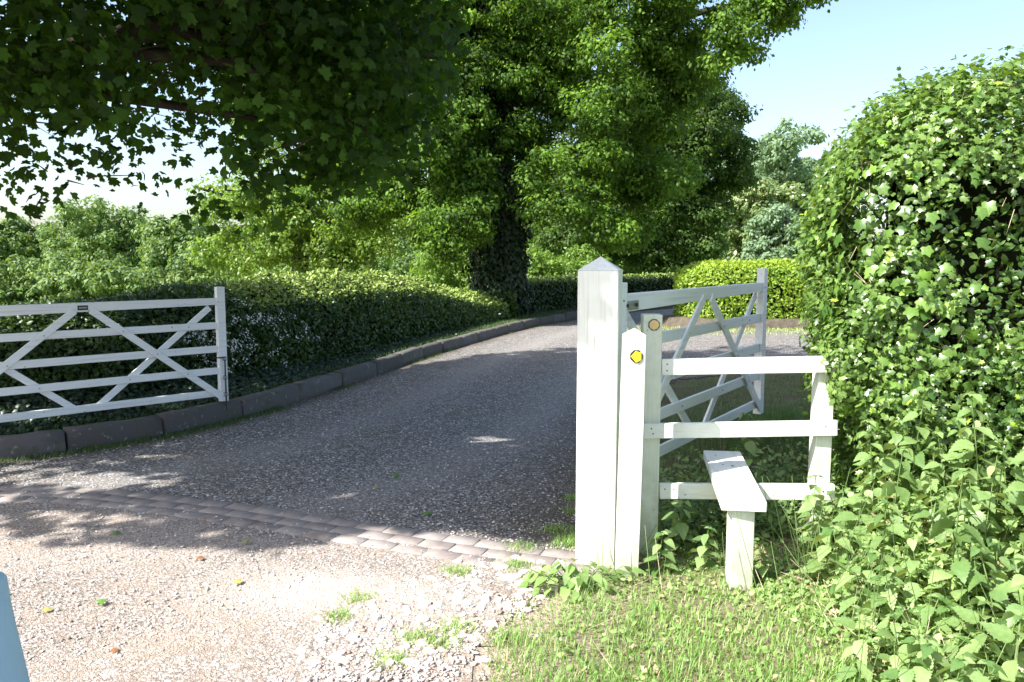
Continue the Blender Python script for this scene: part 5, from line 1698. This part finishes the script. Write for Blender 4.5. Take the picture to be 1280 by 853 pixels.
P0 = pos[i] * np.array([1, 1, 0]) + np.array([0, 0, .0]); P0[:, 2] = hz(P0[:, 0], P0[:, 1])
d = unit(r.normal(size=(n, 3)) * np.array([1, 1, .3]) + UP * .5)
V, F = twigs_mesh(P0, P0 + d * r.uniform(.06, .30, (n, 1)), .0022, .0012)
tag(link('dead_stems', np_mesh('dead_stems', V, F), M['deadstem']), 'dry straw coloured stems tangled through the weeds', 'dead stems', kind='stuff')
# goosegrass-like thin green stems in the weeds
n = 700
i = r.integers(0, len(pos), n)
P0 = pos[i].copy(); P0[:, 2] = hz(P0[:, 0], P0[:, 1])
d = unit(r.normal(size=(n, 3)) * np.array([.35, .35, .1]) + UP)
V, F = twigs_mesh(P0, P0 + d * r.uniform(.15, .55, (n, 1)), .0022, .0015)
tag(link('green_stems', np_mesh('green_stems', V, F), stem_m), 'thin upright green stems among the weeds', 'stems', kind='stuff')

# shaded weeds behind the stile and dark ivy beneath the left hedge
n = 14000
x = r.uniform(.75, 3.0, n); y = r.uniform(4.4, 6.2, n)
k = (r.random(n) < np.clip(1.2 - (y - 4.4) * .7, .1, 1)) & (-right_dist(x, y) > .05)
x, y = x[k], y[k]; n = len(x)
pos = np.stack([x, y, hz(x, y) + r.random(n) ** 1.6 * .2], 1)
tag(leaf_obj('shaded_weeds', OVAL, pos, unit(UP + r.normal(size=(n, 3)) * .6), unit(r.normal(size=(n, 3))), r.uniform(.02, .06, n), r.random(n) * .8, M['nettle']),
    'shaded weeds growing behind the stile', 'weeds', kind='stuff')
n = 26000
i = r.integers(8, len(KX) - 45, n); f = r.random(n)
x = KX[i] + (KX[i + 1] - KX[i]) * f; y = KY[i] + (KY[i + 1] - KY[i]) * f
dx = KX[i + 1] - KX[i]; dy = KY[i + 1] - KY[i]; l = np.hypot(dx, dy)
o = r.uniform(.2, 1.1, n)
x = x - dy / l * o; y = y + dx / l * o
hh = np.clip(.05 + .28 * (o - .2), 0, .35) * np.interp(y, [5, 9, 13], [1, .8, .3])
pos = np.stack([x, y, .17 + r.random(n) * hh], 1)
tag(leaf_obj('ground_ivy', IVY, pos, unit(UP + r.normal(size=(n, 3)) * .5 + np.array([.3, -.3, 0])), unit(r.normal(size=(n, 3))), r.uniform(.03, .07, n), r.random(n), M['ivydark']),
    'dark ivy covering the ground between the kerb and the hedge', 'ground ivy', kind='stuff')


# ------------------------------------------------------------------ stones, loose gravel, fallen leaves
def stone_mesh(seed, flat=.5):
    r = np.random.default_rng(seed)
    bm = bmesh.new()
    bmesh.ops.create_icosphere(bm, subdivisions=2, radius=.5)
    for v in bm.verts:
        d = np.array(v.co)
        k = 1 + .22 * float(nz(d[None] * 1.2, 2.5, seed)[0])
        v.co = Vector((d[0] * k, d[1] * k * .75, d[2] * k * flat))
    # a few planar cuts for broken faces
    for q in range(5):
        nn = Vector(unit(r.normal(size=3)))
        lim = r.uniform(.22, .34)
        for v in bm.verts:
            e = v.co.dot(nn) - lim
            if e > 0: v.co -= nn * e
    me = bpy.data.meshes.new('stone'); bm.to_mesh(me); bm.free()
    me.materials.append(M['stone'])
    return me


sm = [stone_mesh(500 + i, .45 + .06 * (i % 4)) for i in range(8)]
rs = np.random.default_rng(55)
placed = 0
while placed < 290:
    x_ = rs.uniform(-.95, .34); y_ = rs.uniform(3.0, 4.3)
    lim = np.interp(y_, [3.0, 3.4, 3.9, 4.3], [-.75, -.85, -.6, -.1])
    if x_ < lim + rs.normal() * .12: continue
    if x_ > float(np.interp(y_, RY, RX)) + .03: continue
    s_ = .022 + .052 * rs.random() ** 2.4
    o_ = bpy.data.objects.new('stone', sm[int(rs.integers(0, 8))]); C.objects.link(o_)
    o_.location = (x_, y_, s_ * .06); o_.rotation_euler = (rs.normal() * .2, rs.normal() * .2, rs.uniform(0, 6.28)); o_.scale = (s_ * 1.25, s_ * rs.uniform(.8, 1.2), s_)
    tag(o_, 'pale broken stone in the rubble patch in front of the gate post', 'stone', 'rubble stones in front of the gate post')
    placed += 1

# loose chippings as one mass
OCT = np.array([(1, 0, 0), (-1, 0, 0), (0, 1, 0), (0, -1, 0), (0, 0, 1), (0, 0, -1)], float) * .5
OCF = np.array([(0, 2, 4), (2, 1, 4), (1, 3, 4), (3, 0, 4), (2, 0, 5), (1, 2, 5), (3, 1, 5), (0, 3, 5)])
def chippings(name, n, xr, yr, keepf, smin, smax, mat, seed, label):
    r = np.random.default_rng(seed)
    # denser close to the camera, where single chippings show
    y = yr[0] + (yr[1] - yr[0]) * r.random(n) ** 1.7; x = r.uniform(-1, 1, n) * (y * .72 + .3) + r.normal(size=n) * .1
    k = keepf(x, y) & (x > xr[0]) & (x < xr[1]); x, y = x[k], y[k]; n = len(x)
    s = smin + (smax - smin) * r.random(n) ** 3
    T = OCT[None] * (1 + r.normal(size=(n, 6, 1)) * .18) + r.normal(size=(n, 6, 3)) * .10
    T = T * np.stack([s * r.uniform(.9, 1.5, n), s * r.uniform(.7, 1.1, n), s * r.uniform(.4, .7, n)], 1)[:, None, :]
    a = r.uniform(0, 6.28, n); ca, sa = np.cos(a)[:, None], np.sin(a)[:, None]
    X = T[:, :, 0] * ca - T[:, :, 1] * sa; Y = T[:, :, 0] * sa + T[:, :, 1] * ca
    V = np.stack([X + x[:, None], Y + y[:, None], T[:, :, 2] + (.006 + s * .12)[:, None]], -1)
    F = OCF[None] + (np.arange(n) * 6)[:, None, None]
    o_ = link(name, np_mesh(name, V.reshape(-1, 3), F.reshape(-1, 3), np.repeat(r.random(n), 6)), mat)
    tag(o_, label, 'gravel', kind='stuff')
def chip_mat(name, stops):
    m, nt, out = new_mat(name)
    at = nt.nodes.new('ShaderNodeAttribute'); at.attribute_name = 'tint'
    col = ramp(nt, at.outputs['Fac'], stops)
    p = nt.nodes.new('ShaderNodeBsdfPrincipled'); p.inputs['Roughness'].default_value = .85; p.inputs['Specular IOR Level'].default_value = .25
    nt.links.new(col, p.inputs['Base Color']); nt.links.new(p.outputs[0], out.inputs[0])
    return m
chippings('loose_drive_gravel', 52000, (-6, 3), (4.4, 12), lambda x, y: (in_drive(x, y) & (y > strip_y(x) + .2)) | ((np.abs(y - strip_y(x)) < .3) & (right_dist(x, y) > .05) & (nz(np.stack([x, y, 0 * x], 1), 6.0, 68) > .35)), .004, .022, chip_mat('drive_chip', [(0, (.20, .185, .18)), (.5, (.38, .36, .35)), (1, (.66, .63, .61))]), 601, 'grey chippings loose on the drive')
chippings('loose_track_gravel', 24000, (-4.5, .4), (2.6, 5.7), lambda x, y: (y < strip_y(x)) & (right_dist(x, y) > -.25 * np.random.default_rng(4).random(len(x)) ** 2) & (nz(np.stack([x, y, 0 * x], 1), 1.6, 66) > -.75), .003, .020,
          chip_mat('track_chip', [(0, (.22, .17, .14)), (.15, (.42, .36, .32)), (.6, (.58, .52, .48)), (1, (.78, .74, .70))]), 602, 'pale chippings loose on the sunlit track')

chippings('small_rubble', 17000, (-1.05, .35), (2.9, 4.3), lambda x, y: (x > np.interp(y, [3.0, 3.4, 3.9, 4.3], [-.8, -.9, -.65, -.15])) & (x < right_edge(y) + .02) & (nz(np.stack([x, y, 0 * x], 1), 3.5, 67) > -.35), .010, .034,
          chip_mat('rubble_chip', [(0, (.24, .18, .15)), (.2, (.46, .39, .35)), (.6, (.62, .56, .52)), (1, (.80, .76, .72))]), 603, 'small pale rubble between the broken stones')

# fallen leaves
fl_g = leaf_mesh('leaf_green', MAPLE, np.zeros((1, 3)), np.array([[0.05, -.1, 1.]]), np.array([[1., 0, 0]]), .1, .8)
def gp_(px, py):
    xc = (px - 640) / 1000; yc = (426.5 - py) / 1000
    c, s = math.cos(PITCH), math.sin(PITCH)
    d = Vector((xc, c + yc * s, -s + yc * c)); k = -EYE / d.z
    return d * k
mg = leaf_mat('fallen_green_leaf', (.06, .16, .03), (.14, .30, .05), trans=.2)
my = leaf_mat('fallen_yellow_leaf', (.34, .30, .09), (.42, .38, .12), trans=.2)
mb = leaf_mat('fallen_brown_leaf', (.22, .10, .05), (.32, .15, .07), trans=.1)
for (px, py, s_, mm, lab) in ((495, 595, .13, mg, 'green fallen leaf alone in the middle of the shaded drive'), (536, 648, .13, mg, 'flat green fallen leaf just behind the block paving near the gate post'),
                              (470, 610, .07, my, 'small yellow fallen leaf beside the green one on the shaded drive'), (310, 683, .10, my, 'yellow green fallen leaf in the dark shadow in front of the block paving'),
                              (135, 757, .10, mg, 'green fallen leaf on the sunlit track at the left'), (305, 730, .10, my, 'yellow fallen leaf on the bright sunlit track'),
                              (245, 701, .08, mb, 'brown fallen leaf at the edge of the tree shadow'), (56, 764, .08, my, 'yellow fallen leaf near the person in blue'), (138, 817, .07, mb, 'brown fallen leaf on the track near the bottom left'),
                              (149, 667, .09, mg, 'green fallen leaf on the shadowed track left of the yellow one')):
    g_ = gp_(px, py)
    me = leaf_mesh('fallen_leaf', MAPLE, np.zeros((1, 3)), np.array([[.08, -.12, 1.]]), np.array([[math.cos(px), math.sin(px), .1]]), s_ * .6, .6)
    o_ = link('fallen_leaf', me, mm)
    o_.location = (g_.x, g_.y, .022)
    tag(o_, lab, 'fallen leaf', 'fallen leaves on the gravel')
